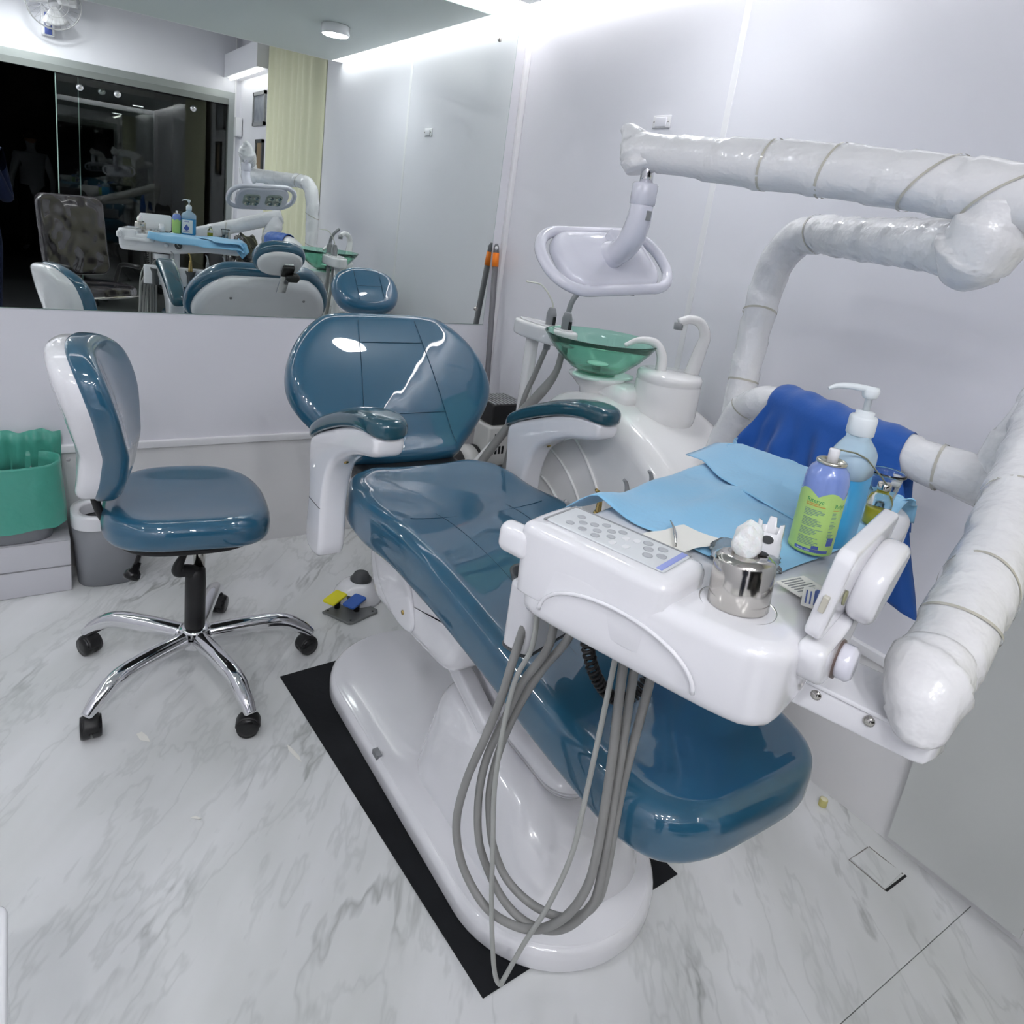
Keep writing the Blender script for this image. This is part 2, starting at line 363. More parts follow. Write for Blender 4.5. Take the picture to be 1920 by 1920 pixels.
mesh('strip_backing', box(XW - 0.074, XW - 0.050, 0.60, YW - 0.075, 2.345, 2.352), cove_m, t, smooth=False)
t = thing('cove_light', 'added unseen fill strip along the ceiling gap over the cabinet side wall', 'light strip', (-1.45, 1.6, 2.36))  # unseen strip, added to even out the room light
mesh('light_strip', box(XL + 0.030, XL + 0.052, 0.60, YW - 0.075, 2.335, 2.345), led_m, t, smooth=False)
mesh('strip_backing', box(XL + 0.029, XL + 0.053, 0.60, YW - 0.075, 2.345, 2.352), cove_m, t, smooth=False)
def disc(x, y, z, m, label):
    t = thing('ceiling_light', label, 'ceiling light', (x, y, z))
    mesh('housing', lathe([(0.068, 0), (0.074, -0.004), (0.074, -0.046), (0.070, -0.05), (0.066, -0.046)], (x, y, z), 40), shell, t)
    mesh('diffuser', lathe([(0.066, -0.047), (0.064, -0.050), (0.02, -0.0515), (0.001, -0.0515)], (x, y, z), 40), m, t)
disc(1.43, 1.60, CZ, disc_m, 'round surface-mounted ceiling light seen in the mirror above the chair')
disc(-0.25, 1.15, CZ, disc_m, 'added unseen round fill light in front of the stool')  # unseen disc, added as fill on the stool side
disc(-0.75, 1.60, CZ, disc_m, 'round surface-mounted ceiling light near the cabinet side wall')
for y, far in ((-0.80, 'nearest the dental tray'), (-1.42, 'nearest the glass door')):  # unseen discs behind the camera, added as strong fill
    for x, side in ((-1.1, 'by the cabinet side wall'), (-0.5, 'in the middle'), (0.15, 'by the curtain')):
        disc(x, y, 2.75, front_fill_m, 'added unseen entrance fill light %s, %s' % (far, side))
# front wall with sliding glass door
wf = struct('wall_front', join(box(0.0 - 1.5, XW + 0.12, YF - 0.1, YF, 2.26, 2.75), box(1.80, XW + 0.12, YF - 0.1, YF, 0, 2.26), box(XL, -0.95, YF - 0.1, YF, 0, 2.26)), wall_m)
mesh('corner_bead', box(1.80, 1.815, YF, YF + 0.012, 0, 2.75), trim_m, wf, smooth=False)
door = struct('door_1', box(-0.95, 1.80, YF - 0.06, YF + 0.015, 2.20, 2.262), alu)
mesh('door_jamb', box(1.745, 1.80, YF - 0.06, YF + 0.012, 0, 2.2), alu, door, smooth=False)
mesh('track_rail', box(-0.95, 1.74, YF - 0.02, YF + 0.03, 2.145, 2.20), mat('dark_alu', (0.25, 0.27, 0.26), 0.4, metal=0.5), door, smooth=False)
for x0, x1, y in ((0.33, 1.10, YF - 0.01), (0.50, 1.74, YF - 0.045)):
    g = mesh('glass_pane', box(x0, x1, y - 0.005, y + 0.005, 0.02, 2.14), doorglass, door, smooth=False)
    mesh('pane_edge', box(x0 - 0.004, x0 + 0.004, y - 0.006, y + 0.006, 0.02, 2.14), mirror_e, g, smooth=False)
    for xx in (x0 + 0.18, x1 - 0.3): mesh('roller_disc', lathe([(0.03, 0), (0.03, 0.008), (0.001, 0.01)], (xx, y + 0.006, 2.06), 24, (0, 1, 0)), chrome, g)
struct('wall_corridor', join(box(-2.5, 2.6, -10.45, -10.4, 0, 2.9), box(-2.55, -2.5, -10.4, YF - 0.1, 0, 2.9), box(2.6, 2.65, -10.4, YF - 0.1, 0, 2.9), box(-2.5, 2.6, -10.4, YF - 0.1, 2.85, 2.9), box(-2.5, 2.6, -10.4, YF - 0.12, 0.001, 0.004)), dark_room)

# wall mirror
t = thing('wall_mirror', 'large frameless mirror screwed to the wall behind the dental chair', 'mirror', (0.2, YW - 0.003, 0.962))
mesh('mirror_backing', box(XL + 0.02, 1.790, YW - 0.004, YW, 0.962, 2.238), mirror_e, t, smooth=False)
mesh('mirror_glass', box(XL + 0.022, 1.788, YW - 0.0052, YW - 0.0042, 0.964, 2.236), mirror_m, t, smooth=False)
for x, z in ((1.70, 2.157), (1.74, 1.035), (-1.2, 2.157), (-1.2, 1.035)):
    mesh('mirror_screw', lathe([(0.010, 0), (0.010, 0.002), (0.006, 0.005), (0.0005, 0.006)], (x, YW - 0.005, z), 16, (0, -1, 0)), steel, t)
# blank plate on the right wall
t = thing('wall_plate', 'small white blanking plate high on the side wall', 'wall plate', (XW, 1.93, 1.80))
mesh('plate', rbox(XW - 0.006, XW, 1.893, 1.977, 1.815, 1.857, 0.003), trim_m, t)
mesh('plate_cover', rbox(XW - 0.010, XW - 0.005, 1.909, 1.961, 1.819, 1.850, 0.002), wall_m, t)
for y in (1.901, 1.969): mesh('screw', lathe([(0.003, 0), (0.003, 0.002), (0.0005, 0.003)], (XW - 0.006, y, 1.836), 10, (-1, 0, 0)), steel, t)
# frosted sheet on the lower right wall
mesh('frosted_sheet', box(XW - 0.030, XW - 0.024, 0.300, 0.610, 0.035, 1.0), frost, smooth=False, label='frosted translucent sheet standing against the lower side wall', cat='plastic sheet')
# curtain
def cur(u, v):
    y = 0.29 - 1.23 * u
    return V(1.79 + 0.058 * max(0, 1 - u / 0.10) ** 1.5 + 0.014 * math.sin(u * 52) + 0.008 * math.sin(u * 17 + v), y, 0.06 + v * 2.55)
solidify(mesh('curtain', grid(90, 6, cur), curtain_m, label='pale yellow floor-length curtain at the end of the side wall', cat='curtain'), 0.004)

# ------------------------------------------------------------------ black mat
mesh('floor_mat', slab([(0.622, 1.887), (0.689, 0.785), (1.252, 0.806), (1.20, 1.925)], 0.004, 0.0012), rubber, smooth=False, label='black rubber mat under the dental chair base', cat='mat')

# ------------------------------------------------------------------ dental chair
XC = 0.972
ch = thing('dental_chair', 'teal vinyl dental chair with white base and long leg rest', 'dental chair', (XC, 1.32, 0.004))
def at(xs_, ys_): return lambda t: float(np.interp(t, xs_, ys_))
# base plate: long capsule
def capsule(x0, x1, y0, y1, r, n=14):
    return rrect(x1 - x0, y1 - y0, r, n) + np.array([(x0 + x1) / 2, (y0 + y1) / 2])
mesh('base_plate', pillow(capsule(0.722, 1.222, 0.722, 1.932, 0.245), 0.052, 0.022, bulge=0.004, rb=0.004, fn=lambda p: p + V(0, 0, 0.0045)), shell, ch)
mesh('base_edge', pillow(capsule(0.735, 1.209, 0.735, 1.919, 0.235), 0.006, 0.002, fn=lambda p: p + V(0, 0, 0.050)), shell, ch)
# fairing over the lift
def fairing(p):
    y = p[1]; s = np.clip((p[2]) / 0.25, 0, 1); k = 1 - 0.26 * s
    top = at([0.80, 0.95, 1.15, 1.42], [0.55, 0.80, 0.98, 1.0])(y)
    return V(0.99 + (p[0] - 0.99) * k, 1.12 + (y - 1.12) * (1 - 0.12 * s), 0.054 + p[2] * top)
fa = mesh('lift_cover', pillow(capsule(0.795, 1.185, 0.80, 1.41, 0.15), 0.235, 0.07, bulge=0.004, rb=0.002, k=8, fn=fairing), shell, ch)
mesh('cover_rib', pillow(capsule(0.915, 1.07, 0.90, 1.38, 0.07), 0.05, 0.03, fn=lambda p: p + V(0, 0, 0.247 + 0.035 * (p[1] - 1.1))), shell, fa)
mesh('cover_notch', box(0.727, 0.742, 1.395, 1.425, 0.046, 0.062), greyp, fa, smooth=False)
for x in (0.890, 0.950, 1.06):
    mesh('lift_link', xf(rbox(-0.022, 0.022, -0.25, 0.25, -0.024, 0.024, 0.008), frame((x, 1.38, 0.375), (1, 0, 0), unit((0, 0.92, 0.38)), unit((0, -0.38, 0.92)))), shell, ch)
# shroud under the seat
so = catmull([(1.69, 0.60), (1.67, 0.54), (1.645, 0.47), (1.60, 0.413), (1.55, 0.402), (1.46, 0.405), (1.30, 0.415), (1.20, 0.43), (1.15, 0.50), (1.13, 0.60), (1.4, 0.615)], 5, True)
sh = mesh('seat_shroud', pillow(so, 0.40, 0.035, fn=lambda p: V(0.772 + p[2], p[0], p[1])), shell, ch)
mesh('shroud_panel', pillow(catmull([(1.59, 0.57), (1.56, 0.49), (1.47, 0.442), (1.40, 0.434), (1.355, 0.45), (1.36, 0.50), (1.42, 0.57)], 6, True), 0.012, 0.006, fn=lambda p: V(0.774 - p[2], p[0], p[1])), shell, sh)
mesh('shroud_screw', lathe([(0.006, 0), (0.006, 0.003), (0.001, 0.004)], (0.762, 1.40, 0.478), 12, (-1, 0, 0)), brass, sh)
# seat and leg rest
half = at([0.500, 0.508, 0.525, 0.56, 0.62, 0.75, 0.95, 1.25, 1.52, 1.66, 1.73, 1.77, 1.785], [0.08, 0.130, 0.175, 0.208, 0.226, 0.238, 0.25, 0.272, 0.278, 0.272, 0.245, 0.19, 0.13])
zb = at([0.49, 0.62, 0.80, 1.00, 1.20, 1.38, 1.56, 1.72, 1.80], [0.520, 0.520, 0.545, 0.582, 0.616, 0.625, 0.600, 0.615, 0.640])
ysx = [0.500, 0.508, 0.525, 0.56, 0.62, 0.70, 0.80, 0.9, 1.0, 1.1, 1.2, 1.3, 1.4, 1.5, 1.6, 1.66, 1.70, 1.73, 1.755, 1.775, 1.785]
ol = [(half(y), y) for y in ysx] + [(-half(y), y) for y in ysx[::-1]]
ol = resample(catmull(ol, 4, True), 96)
zbs = lambda y: sum(zb(y + d) for d in np.linspace(-0.06, 0.06, 7)) / 7
def seatf(p):
    x, y, z = p; hw = max(half(min(max(y, 0.5), 1.785)), 0.08)
    rim = 0.020 * min(1, (abs(x) / hw) ** 3) * (0.35 + 0.65 * np.clip((y - 0.9) / 0.3, 0, 1)) if z > 0.06 else 0
    return V(XC + x, y, zbs(y) + z + rim)
seat = mesh('seat', pillow(ol, 0.094, 0.042, bulge=-0.006, rb=0.024, k=7, inner=12, fn=seatf), vinyl, ch, sub=1, label='long teal vinyl seat and leg rest cushion')
def on_seat(x, y, e=0.0): return seatf(V(x, y, 0.094 + e)) + V(0, 0, -0.006 * (1 - min(1, (x / 0.2) ** 2)))
for sx in (-0.115, 0.115): mesh('seam', tube([on_seat(sx * at([0.55, 1.7], [0.75, 1.0])(y), y, -0.0006) for y in np.linspace(0.62, 1.70, 40)], 0.0010, 6), seam_m, seat)
for y in (1.43, 0.98): mesh('seam', tube([on_seat(x, y, -0.0006) for x in np.linspace(-0.20, 0.20, 24)], 0.0010, 6), seam_m, seat)
mesh('seat_underside', pillow(inset(ccw(ol), 0.03), 0.03, 0.01, fn=lambda p: V(XC + p[0], p[1], zbs(p[1]) - 0.018 + p[2])), shell, ch)
mesh('hip_joint', rbox(0.80, 1.15, 1.70, 1.90, 0.60, 0.70, 0.03), black, ch)
# backrest
bv, bn = V(0, 0.6, 0.8), V(0, -0.8, 0.6); BO = V(0.977, 1.83, 0.70)
bo = [(-0.13, 0.008), (-0.20, 0.05), (-0.275, 0.125), (-0.325, 0.19), (-0.345, 0.255), (-0.333, 0.335), (-0.295, 0.412), (-0.235, 0.478), (-0.17, 0.512), (0, 0.521)]
bo = bo + [(-x, y) for x, y in bo[:-1]][::-1]
bo = resample(catmull(bo, 5, True), 96)
def backf(p):
    x, y, z = p; rr = min(1, abs(x) / 0.34)
    dish = 0.026 * rr ** 2 + 0.030 * max(0, (0.10 - y) / 0.10) ** 2 * (z / 0.09) + 0.016 * math.sin(math.pi * min(max(y, 0), 0.52) / 0.52) * (1 - rr ** 2)
    return BO + V(1, 0, 0) * x + bv * y + bn * (z - 0.088 + dish)
back = mesh('backrest', pillow(bo, 0.088, 0.044, bulge=0.004, rb=0.03, k=8, inner=12, fn=backf), vinyl, ch, sub=1, label='wide teal vinyl backrest')
def on_back(x, y): return backf(V(x, y, 0.0885 + 0.004))
for s in (-1, 1): mesh('seam', tube([on_back(s * at([0.03, 0.5], [0.155, 0.095])(y), y) for y in np.linspace(0.045, 0.475, 30)], 0.0010, 6), seam_m, back)
for y, h in ((0.395, 0.105), (0.155, 0.135)): mesh('seam', tube([on_back(x, y) for x in np.linspace(-h, h, 16)], 0.0010, 6), seam_m, back)
bs = mesh('back_shell', pillow(inset(ccw(bo), 0.030), 0.060, 0.004, rb=0.042, bulge_back=0.014, k=6, fn=lambda p: BO + V(1, 0, 0) * p[0] + bv * p[1] + bn * (p[2] - 0.132 + 0.018 * min(1, abs(p[0]) / 0.34) ** 2)), shell, ch)
for x in (-0.17, 0.17): mesh('shell_screw', lathe([(0.007, 0), (0.006, 0.003), (0.001, 0.004)], BO + V(x, 0, 0) + bv * 0.40 + bn * -0.142, 12, -bn), greyp, bs)
# headrest
hv, hn = unit((0, 0.66, 0.75)), unit((0, -0.75, 0.66)); HO = V(0.981, 2.300, 1.150)
ho = catmull([(-0.055, -0.078), (-0.10, -0.05), (-0.117, 0.005), (-0.10, 0.058), (-0.05, 0.088), (0, 0.094), (0.05, 0.088), (0.10, 0.058), (0.117, 0.005), (0.10, -0.05), (0.055, -0.078), (0, -0.084)], 6, True)
hf = lambda p: HO + V(1, 0, 0) * p[0] + hv * p[1] + hn * (p[2] - 0.04 + 0.25 * p[0] ** 2)
hd = mesh('headrest', pillow(ho, 0.068, 0.034, bulge=0.006, rb=0.024, k=7, inner=8, fn=hf), vinyl, ch, sub=1, label='small oval teal vinyl headrest')
for x in (-0.045, 0.045): mesh('seam', tube([hf(V(x, y, 0.0735)) for y in np.linspace(-0.055, 0.062, 14)], 0.0009, 6), seam_m, hd)
mesh('seam', tube([hf(V(x, 0.0, 0.0735)) for x in np.linspace(-0.045, 0.045, 8)], 0.0009, 6), seam_m, hd)
hs = mesh('headrest_shell', pillow(inset(ccw(ho), 0.016), 0.035, 0.004, rb=0.022, bulge_back=0.006, fn=lambda p: hf(p + V(0, -0.004, -0.020))), shell, ch)
mesh('bracket', xf(rbox(-0.026, 0.026, -0.03, 0.03, 0, 0.02, 0.005), frame(HO + V(0.03, 0, 0) - hn * 0.085 - hv * 0.01, (1, 0, 0), hv, hn)), blackg, hs)
mesh('pivot_knob', lathe([(0.012, -0.03), (0.022, -0.02), (0.022, 0.02), (0.012, 0.03)], HO + V(0.055, 0.045, -0.085), 10, (1, 0, 0)), blackg, hs)
mesh('headrest_bar', xf(rbox(-0.022, 0.022, -0.12, 0.06, -0.006, 0.006, 0.004), frame(HO + V(0.03, 0.03, -0.07), (1, 0, 0), unit((0, 0.6, 0.8)), unit((0, -0.8, 0.6)))), chrome, ch)
# armrests
_az = catmull([(-0.02, 0.815), (0.03, 0.843), (0.10, 0.880), (0.20, 0.922), (0.30, 0.955), (0.38, 0.970), (0.47, 0.968)], 6)
armz = at(_az[:, 0], _az[:, 1])
def arm(x, first):
    s = 1
    pst = catmull([(1.735, 0.545), (1.735, 0.70), (1.750, 0.815), (1.72, 0.850), (1.62, 0.895), (1.50, 0.942), (1.40, 0.966), (1.345, 0.966), (1.335, 0.935), (1.36, 0.912), (1.46, 0.884), (1.54, 0.845), (1.60, 0.795), (1.628, 0.70), (1.63, 0.545)], 4, True)
    a = mesh('armrest_post', slab(pst, 0.072, 0.016, k=6, fn=lambda p: V(x - 0.036 + p[2], p[0], p[1])), shell, ch)
    mesh('post_joint', pillow(rrect(0.074, 0.108, 0.018) + np.array([x, 1.6825]), 0.002, 0.0005, fn=lambda p: p + V(0, 0, 0.672)), darkgrey, a)
    mesh('post_screw', lathe([(0.006, 0), (0.006, 0.003), (0.001, 0.004)], (x, 1.575, 0.822), 10, (0, -0.7, -0.7)), brass, a)
    po = catmull([(-0.025, 0.0), (-0.038, 0.05), (-0.042, 0.20), (-0.047, 0.36), (-0.042, 0.425), (-0.02, 0.452), (0.02, 0.452), (0.042, 0.425), (0.047, 0.36), (0.042, 0.20), (0.038, 0.05), (0.025, 0.0), (0, -0.006)], 5, True)
    def pf(p):
        t = p[1]; zz = armz(t)
        return V(x + p[0], 1.775 - t, zz + p[2] - 0.008)
    pd = mesh('arm_pad', pillow(resample(po, 64), 0.044, 0.020, bulge=0.004, rb=0.012, k=6, fn=pf), vinyl_arm, ch)
arm(0.655, True); arm(1.285, False)

# ------------------------------------------------------------------ stool
SX, SY = 0.398, 2.02
st = thing('dentist_stool', 'wheeled dentist stool with teal vinyl seat and chrome star base', 'stool', (SX, SY, 0))
for k, (x, y) in enumerate(((0.136, 2.225), (0.735, 1.985), (0.110, 1.835), (0.474, 1.685), (0.535, 2.325))):
    d = unit((x - SX, y - SY, 0)); L = math.hypot(x - SX, y - SY)
    P = [V(SX, SY, 0.128) + d * 0.035, V(SX, SY, 0.135) + d * L * 0.45, V(SX, SY, 0.132) + d * L * 0.75, V(SX, SY, 0.100) + d * L * 0.93, V(SX, SY, 0.068) + d * (L + 0.012)]
    lg = mesh('leg', tube(P, [0.025, 0.025, 0.024, 0.021, 0.016], 18, per=8), chrome, st)
    a = 0.5 + k * 1.3; side = V(math.cos(a), math.sin(a), 0); c = V(x, y, 0.0305)
    cs = mesh('caster', join(lathe([(0.010, -0.026), (0.028, -0.025), (0.0305, -0.018), (0.0305, -0.004), (0.02, -0.002), (0.02, 0.002), (0.0305, 0.004), (0.0305, 0.018), (0.028, 0.025), (0.010, 0.026)], c, 22, side)), blackg, lg)
    mesh('caster_hood', xf(lathe([(0.0315, -0.019), (0.033, -0.014), (0.033, 0.014), (0.0315, 0.019)], c, 22, side), lambda p: p if p[2] > 0.032 else V(p[0], p[1], 0.032)), black, cs)
    mesh('caster_stem', tube([V(x, y, 0.05), V(x, y, 0.085)], 0.008, 10), steel, cs)
mesh('hub', lathe([(0.028, 0.085), (0.034, 0.09), (0.036, 0.10), (0.036, 0.145), (0.044, 0.148), (0.044, 0.153), (0.030, 0.158)], (SX, SY, 0), 32), chrome, st)
mesh('column_sleeve', lathe([(0.029, 0.150), (0.029, 0.30), (0.027, 0.345), (0.018, 0.352)], (SX, SY, 0), 28), black, st)
mesh('gas_piston', lathe([(0.016, 0.33), (0.016, 0.49)], (SX + 0.012, SY + 0.01, 0), 24), steel, st)
mesh('sleeve_hook', tube([V(SX - 0.002, SY, 0.335), V(SX - 0.03, SY - 0.012, 0.352), V(SX - 0.052, SY - 0.02, 0.358), V(SX - 0.050, SY - 0.02, 0.378), V(SX - 0.034, SY - 0.015, 0.408)], [0.022, 0.019, 0.017, 0.014, 0.009], 12, per=5), black, st)
mesh('control_lever', tube([V(SX - 0.036, SY - 0.015, 0.40), V(SX - 0.018, SY - 0.01, 0.49)], 0.006, 8), black, st)
lv = mesh('tilt_lever', tube([V(SX - 0.135, SY - 0.03, 0.485), V(SX - 0.165, SY - 0.06, 0.418)], 0.006, 10), black, st)
mesh('lever_knob', lathe([(0.009, -0.03), (0.011, -0.012), (0.020, -0.002), (0.022, 0.010), (0.018, 0.018), (0.002, 0.021)], (SX - 0.172, SY - 0.066, 0.398), 18, unit((-0.45, -0.38, -0.8))), blackg, lv)
mesh('mount_knob', lathe([(0.034, 0.448), (0.036, 0.454), (0.036, 0.49)], (SX - 0.075, SY - 0.02, 0), 24), black, st)
SC = V(0.383, 2.06, 0)
def supere(a, b, n, N=64):
    t_ = np.linspace(0, 2 * np.pi, N, endpoint=False)
    return np.stack([a * np.sign(np.cos(t_)) * abs(np.cos(t_)) ** (2 / n), b * np.sign(np.sin(t_)) * abs(np.sin(t_)) ** (2 / n)], 1)
sr = math.radians(-8); cs_, sn_ = math.cos(sr), math.sin(sr)
rotp = lambda p: V(p[0] * cs_ - p[1] * sn_, p[0] * sn_ + p[1] * cs_, p[2])
mesh('seat', pillow(supere(0.222, 0.235, 2.9), 0.085, 0.042, bulge=-0.008, rb=0.026, k=8, inner=8, fn=lambda p: SC + rotp(p) + V(0, 0, 0.488 + 0.010 * (abs(p[1]) / 0.23) ** 3 - 0.02 * max(0, p[0] / 0.22) ** 2)), vinyl, st, label='square-rounded teal vinyl stool seat')
mesh('seat_pan', pillow(supere(0.19, 0.20, 3), 0.018, 0.006, fn=lambda p: SC + rotp(p) + V(0, 0, 0.473)), black, st)
# stool backrest (curved pad in a white shell) at the -x side
bdir = unit((math.cos(math.radians(-14)), math.sin(math.radians(-14)), 0)); bside = V(-bdir[1], bdir[0], 0)
bko = catmull([(-0.06, 0.0), (-0.10, 0.05), (-0.125, 0.12), (-0.175, 0.22), (-0.195, 0.30), (-0.175, 0.375), (-0.10, 0.415), (0, 0.425), (0.10, 0.415), (0.175, 0.375), (0.195, 0.30), (0.175, 0.22), (0.125, 0.12), (0.10, 0.05), (0.06, 0.0), (0, -0.012)], 5, True)
bko = resample(bko, 80)
SB = V(0.146, 2.05, 0.603)
def sbf(off):
    def f(p):
        x, y, z = p
        lean = at([0, 0.06, 0.14, 0.25, 0.43], [0.012, 0.026, 0.034, 0.008, -0.048])(y)
        return SB + bside * x + V(0, 0, y) + bdir * (z + off + lean + 0.9 * x * x)
    return f
mesh('backrest', pillow(bko, 0.065, 0.032, bulge=0.006, rb=0.012, k=7, inner=9, fn=sbf(-0.008)), vinyl, st, sub=1, label='curved teal vinyl stool backrest')
shb = mesh('back_shell', pillow(inset(ccw(bko), 0.006), 0.058, 0.006, rb=0.030, bulge_back=0.014, k=6, fn=sbf(-0.058)), shell, st)
mesh('shell_screw', lathe([(0.005, 0), (0.005, 0.003), (0.001, 0.004)], SB + V(0, 0, 0.135) - bdir * 0.036 - bside * 0.11, 10, -bside), greyp, shb)
mesh('back_bar', tube([SB + V(0, 0, 0.10) - bdir * 0.02, SB + V(0, 0, 0.0) - bdir * 0.004, SB + V(0, 0, -0.075) + bdir * 0.02, SB + V(0, 0, -0.125) + bdir * 0.07, SB + V(0, 0, -0.128) + bdir * 0.18], 0.011, 12, per=6), black, st)

# ------------------------------------------------------------------ wrapped tubes
def wrapf(pitch, ph, amp=0.05, n=1):
    def f(s, a):
        t_ = (s / pitch + a / (2 * math.pi) + ph) % 1.0
        return 1 + amp * (t_ - 0.5) + 0.012 * math.sin(s * 61 + 3 * a + ph) + 0.010 * math.sin(5 * a + s * 23)
    return f
def wrapped(name, pts, r, parent, pitch=0.10, ph=0.0, per=10, amp=0.07, tapes=(), n=24):
    P = catmull(pts, per); d = np.r_[0, np.cumsum(np.linalg.norm(np.diff(P, axis=0), axis=1))]
    m_ = max(24, int(d[-1] / 0.008)); Q = np.stack([np.interp(np.linspace(0, d[-1], m_), d, P[:, i]) for i in range(3)], 1)
    o = mesh(name, tube(Q, r, n, rfun=wrapf(pitch, ph, amp)), wrap_m, parent)
    for s, tilt in tapes:
        i = int(np.clip(s, 0.02, 0.98) * (m_ - 1)); T = unit(Q[min(i + 1, m_ - 1)] - Q[max(i - 1, 0)]); rr = np.interp(s, np.linspace(0, 1, len(r)), r) if hasattr(r, '__len__') else r
        up = unit(np.cross(T, V(0.3, 0.2, 1))); bn2 = np.cross(T, up); a = np.linspace(0, 2 * np.pi, 33)
        ring_ = [Q[i] + rr * 1.045 * (math.cos(q) * up + math.sin(q) * bn2) + T * tilt * math.sin(q) for q in a]
        b0 = [p - T * 0.0025 for p in ring_]; b1 = [p + T * 0.0025 for p in ring_]
        mesh('tape_band', rings([b0, b1], False), tape_m, o)
    return o

# ------------------------------------------------------------------ cuspidor unit
un = thing('spittoon_unit', 'rounded white spittoon unit with concentric arcs beside the dental chair', 'dental unit', (1.57, 1.36, 0))
uo = catmull([(1.80, 0.02), (1.81, 0.50), (1.795, 0.82), (1.745, 0.925), (1.63, 0.972), (1.50, 0.978), (1.36, 0.940), (1.22, 0.872), (1.10, 0.775), (1.02, 0.64), (0.985, 0.48), (0.98, 0.02)], 6, True)
uo = resample(uo, 110); uo[:, 1] = np.maximum(uo[:, 1], 0.0)
ub = mesh('unit_body', pillow(uo, 0.40, 0.075, bulge=0.008, rb=0.06, k=7, inner=5, fn=lambda p: V(1.375 + p[2], p[0], p[1])), unitw, un)
for rad in (0.30, 0.40, 0.50):
    A = np.linspace(math.radians(8), math.radians(80), 24)
    mesh('embossed_arc', tube([V(1.373, 1.735 - rad * math.sin(q) * 0.85, 0.36 + rad * math.cos(q) * 1.05) for q in A], 0.0045, 8), unitw, ub)
mesh('back_pillar', rbox(1.40, 1.75, 1.70, 1.83, 0.0, 0.86, 0.03), unitw, un)
mesh('bowl_pedestal', lathe([(0.045, 0.955), (0.050, 0.985), (0.075, 1.010), (0.088, 1.022), (0.088, 1.028), (0.02, 1.030)], (1.465, 1.615, 0), 36), unitw, un)
mesh('bowl_plate', pillow(supere(0.105, 0.062, 2.6) + np.array([1.475, 1.60]), 0.008, 0.003, fn=lambda p: p + V(0, 0, 1.024)), mat('pale_green', (0.62, 0.76, 0.70), 0.3), un)
bowl = mesh('rinse_bowl', lathe([(0.002, 1.040), (0.055, 1.037), (0.085, 1.050), (0.125, 1.084), (0.155, 1.118), (0.172, 1.142), (0.175, 1.145), (0.170, 1.146), (0.151, 1.121), (0.121, 1.088), (0.083, 1.056), (0.055, 1.044), (0.002, 1.047)], (1.458, 1.615, 0), 56), glassg, un, label='green glass rinse bowl')
mesh('bowl_foot', lathe([(0.055, 1.030), (0.058, 1.036), (0.04, 1.038)], (1.458, 1.615, 0), 36), glassg, bowl)
mesh('drain_cap', lathe([(0.012, 1.046), (0.012, 1.058), (0.034, 1.060), (0.034, 1.064), (0.004, 1.068)], (1.458, 1.615, 0), 30), mat('drain_green', (0.60, 0.78, 0.68), 0.3), bowl)
cf = mesh('cup_filler', lathe([(0.060, 0.872), (0.070, 0.882), (0.072, 0.898), (0.092, 0.930), (0.096, 0.960), (0.096, 1.046), (0.0945, 1.049), (0.0945, 1.053), (0.096, 1.055), (0.096, 1.072), (0.088, 1.080), (0.01, 1.082)], (1.585, 1.435, 0), 44), unitw, un)
mesh('filler_ring', lathe([(0.078, 0.862), (0.078, 0.874), (0.06, 0.876)], (1.585, 1.435, 0), 36), unitw, cf)
mesh('filler_block', rbox(1.44, 1.60, 1.46, 1.62, 0.955, 1.02, 0.03), unitw, cf)
sp = mesh('bowl_spout', tube([V(1.565, 1.455, 1.075), V(1.562, 1.46, 1.125), V(1.54, 1.475, 1.158), V(1.50, 1.50, 1.160), V(1.465, 1.52, 1.140)], [0.017, 0.015, 0.013, 0.010, 0.006], 14, per=8), unitw, un)
ct = mesh('cup_spout', tube([V(1.655, 1.42, 1.06), V(1.665, 1.41, 1.15), V(1.668, 1.405, 1.195), V(1.650, 1.415, 1.230), V(1.618, 1.43, 1.238), V(1.592, 1.445, 1.225)], [0.023, 0.019, 0.016, 0.015, 0.013, 0.013], 16, per=8), unitw, un)
mesh('spout_tip', lathe([(0.014, 0), (0.013, -0.02)], (1.592, 1.445, 1.225), 14), greyp, ct)
mesh('unit_side_pipe', tube([V(1.70, 1.40, 0.70), V(1.70, 1.40, 0.92)], 0.012, 10), unitw, un)

# assistant instrument holder
ah = thing('suction_holder', 'white rounded suction holder on a pole behind the rinse bowl', 'instrument holder', (1.415, 1.905, 0))
hcen = V(1.415, 1.845, 1.085); hax = unit((0.06, -1, 0)); hay = V(-hax[1], hax[0], 0)
HF = lambda p, z: hcen + hax * p[0] + hay * p[1] + V(0, 0, z + p[2])
ho_ = mesh('holder_head', pillow(supere(0.145, 0.048, 2.4), 0.052, 0.010, rb=0.010, fn=lambda p: HF(p, 0)), unitw, ah)
mesh('holder_lip', pillow(supere(0.122, 0.034, 2.4), 0.006, 0.002, fn=lambda p: HF(p, 0.0505)), unitw, ho_)
mesh('pole', tube([V(1.415, 1.905, 1.10), V(1.415, 1.905, 0.95), V(1.415, 1.905, 0.30), V(1.415, 1.905, 0.0)], 0.022, 16), unitw, ah)
mesh('pole_foot', lathe([(0.05, 0), (0.05, 0.012), (0.03, 0.02)], (1.415, 1.905, 0), 24), unitw, ah)
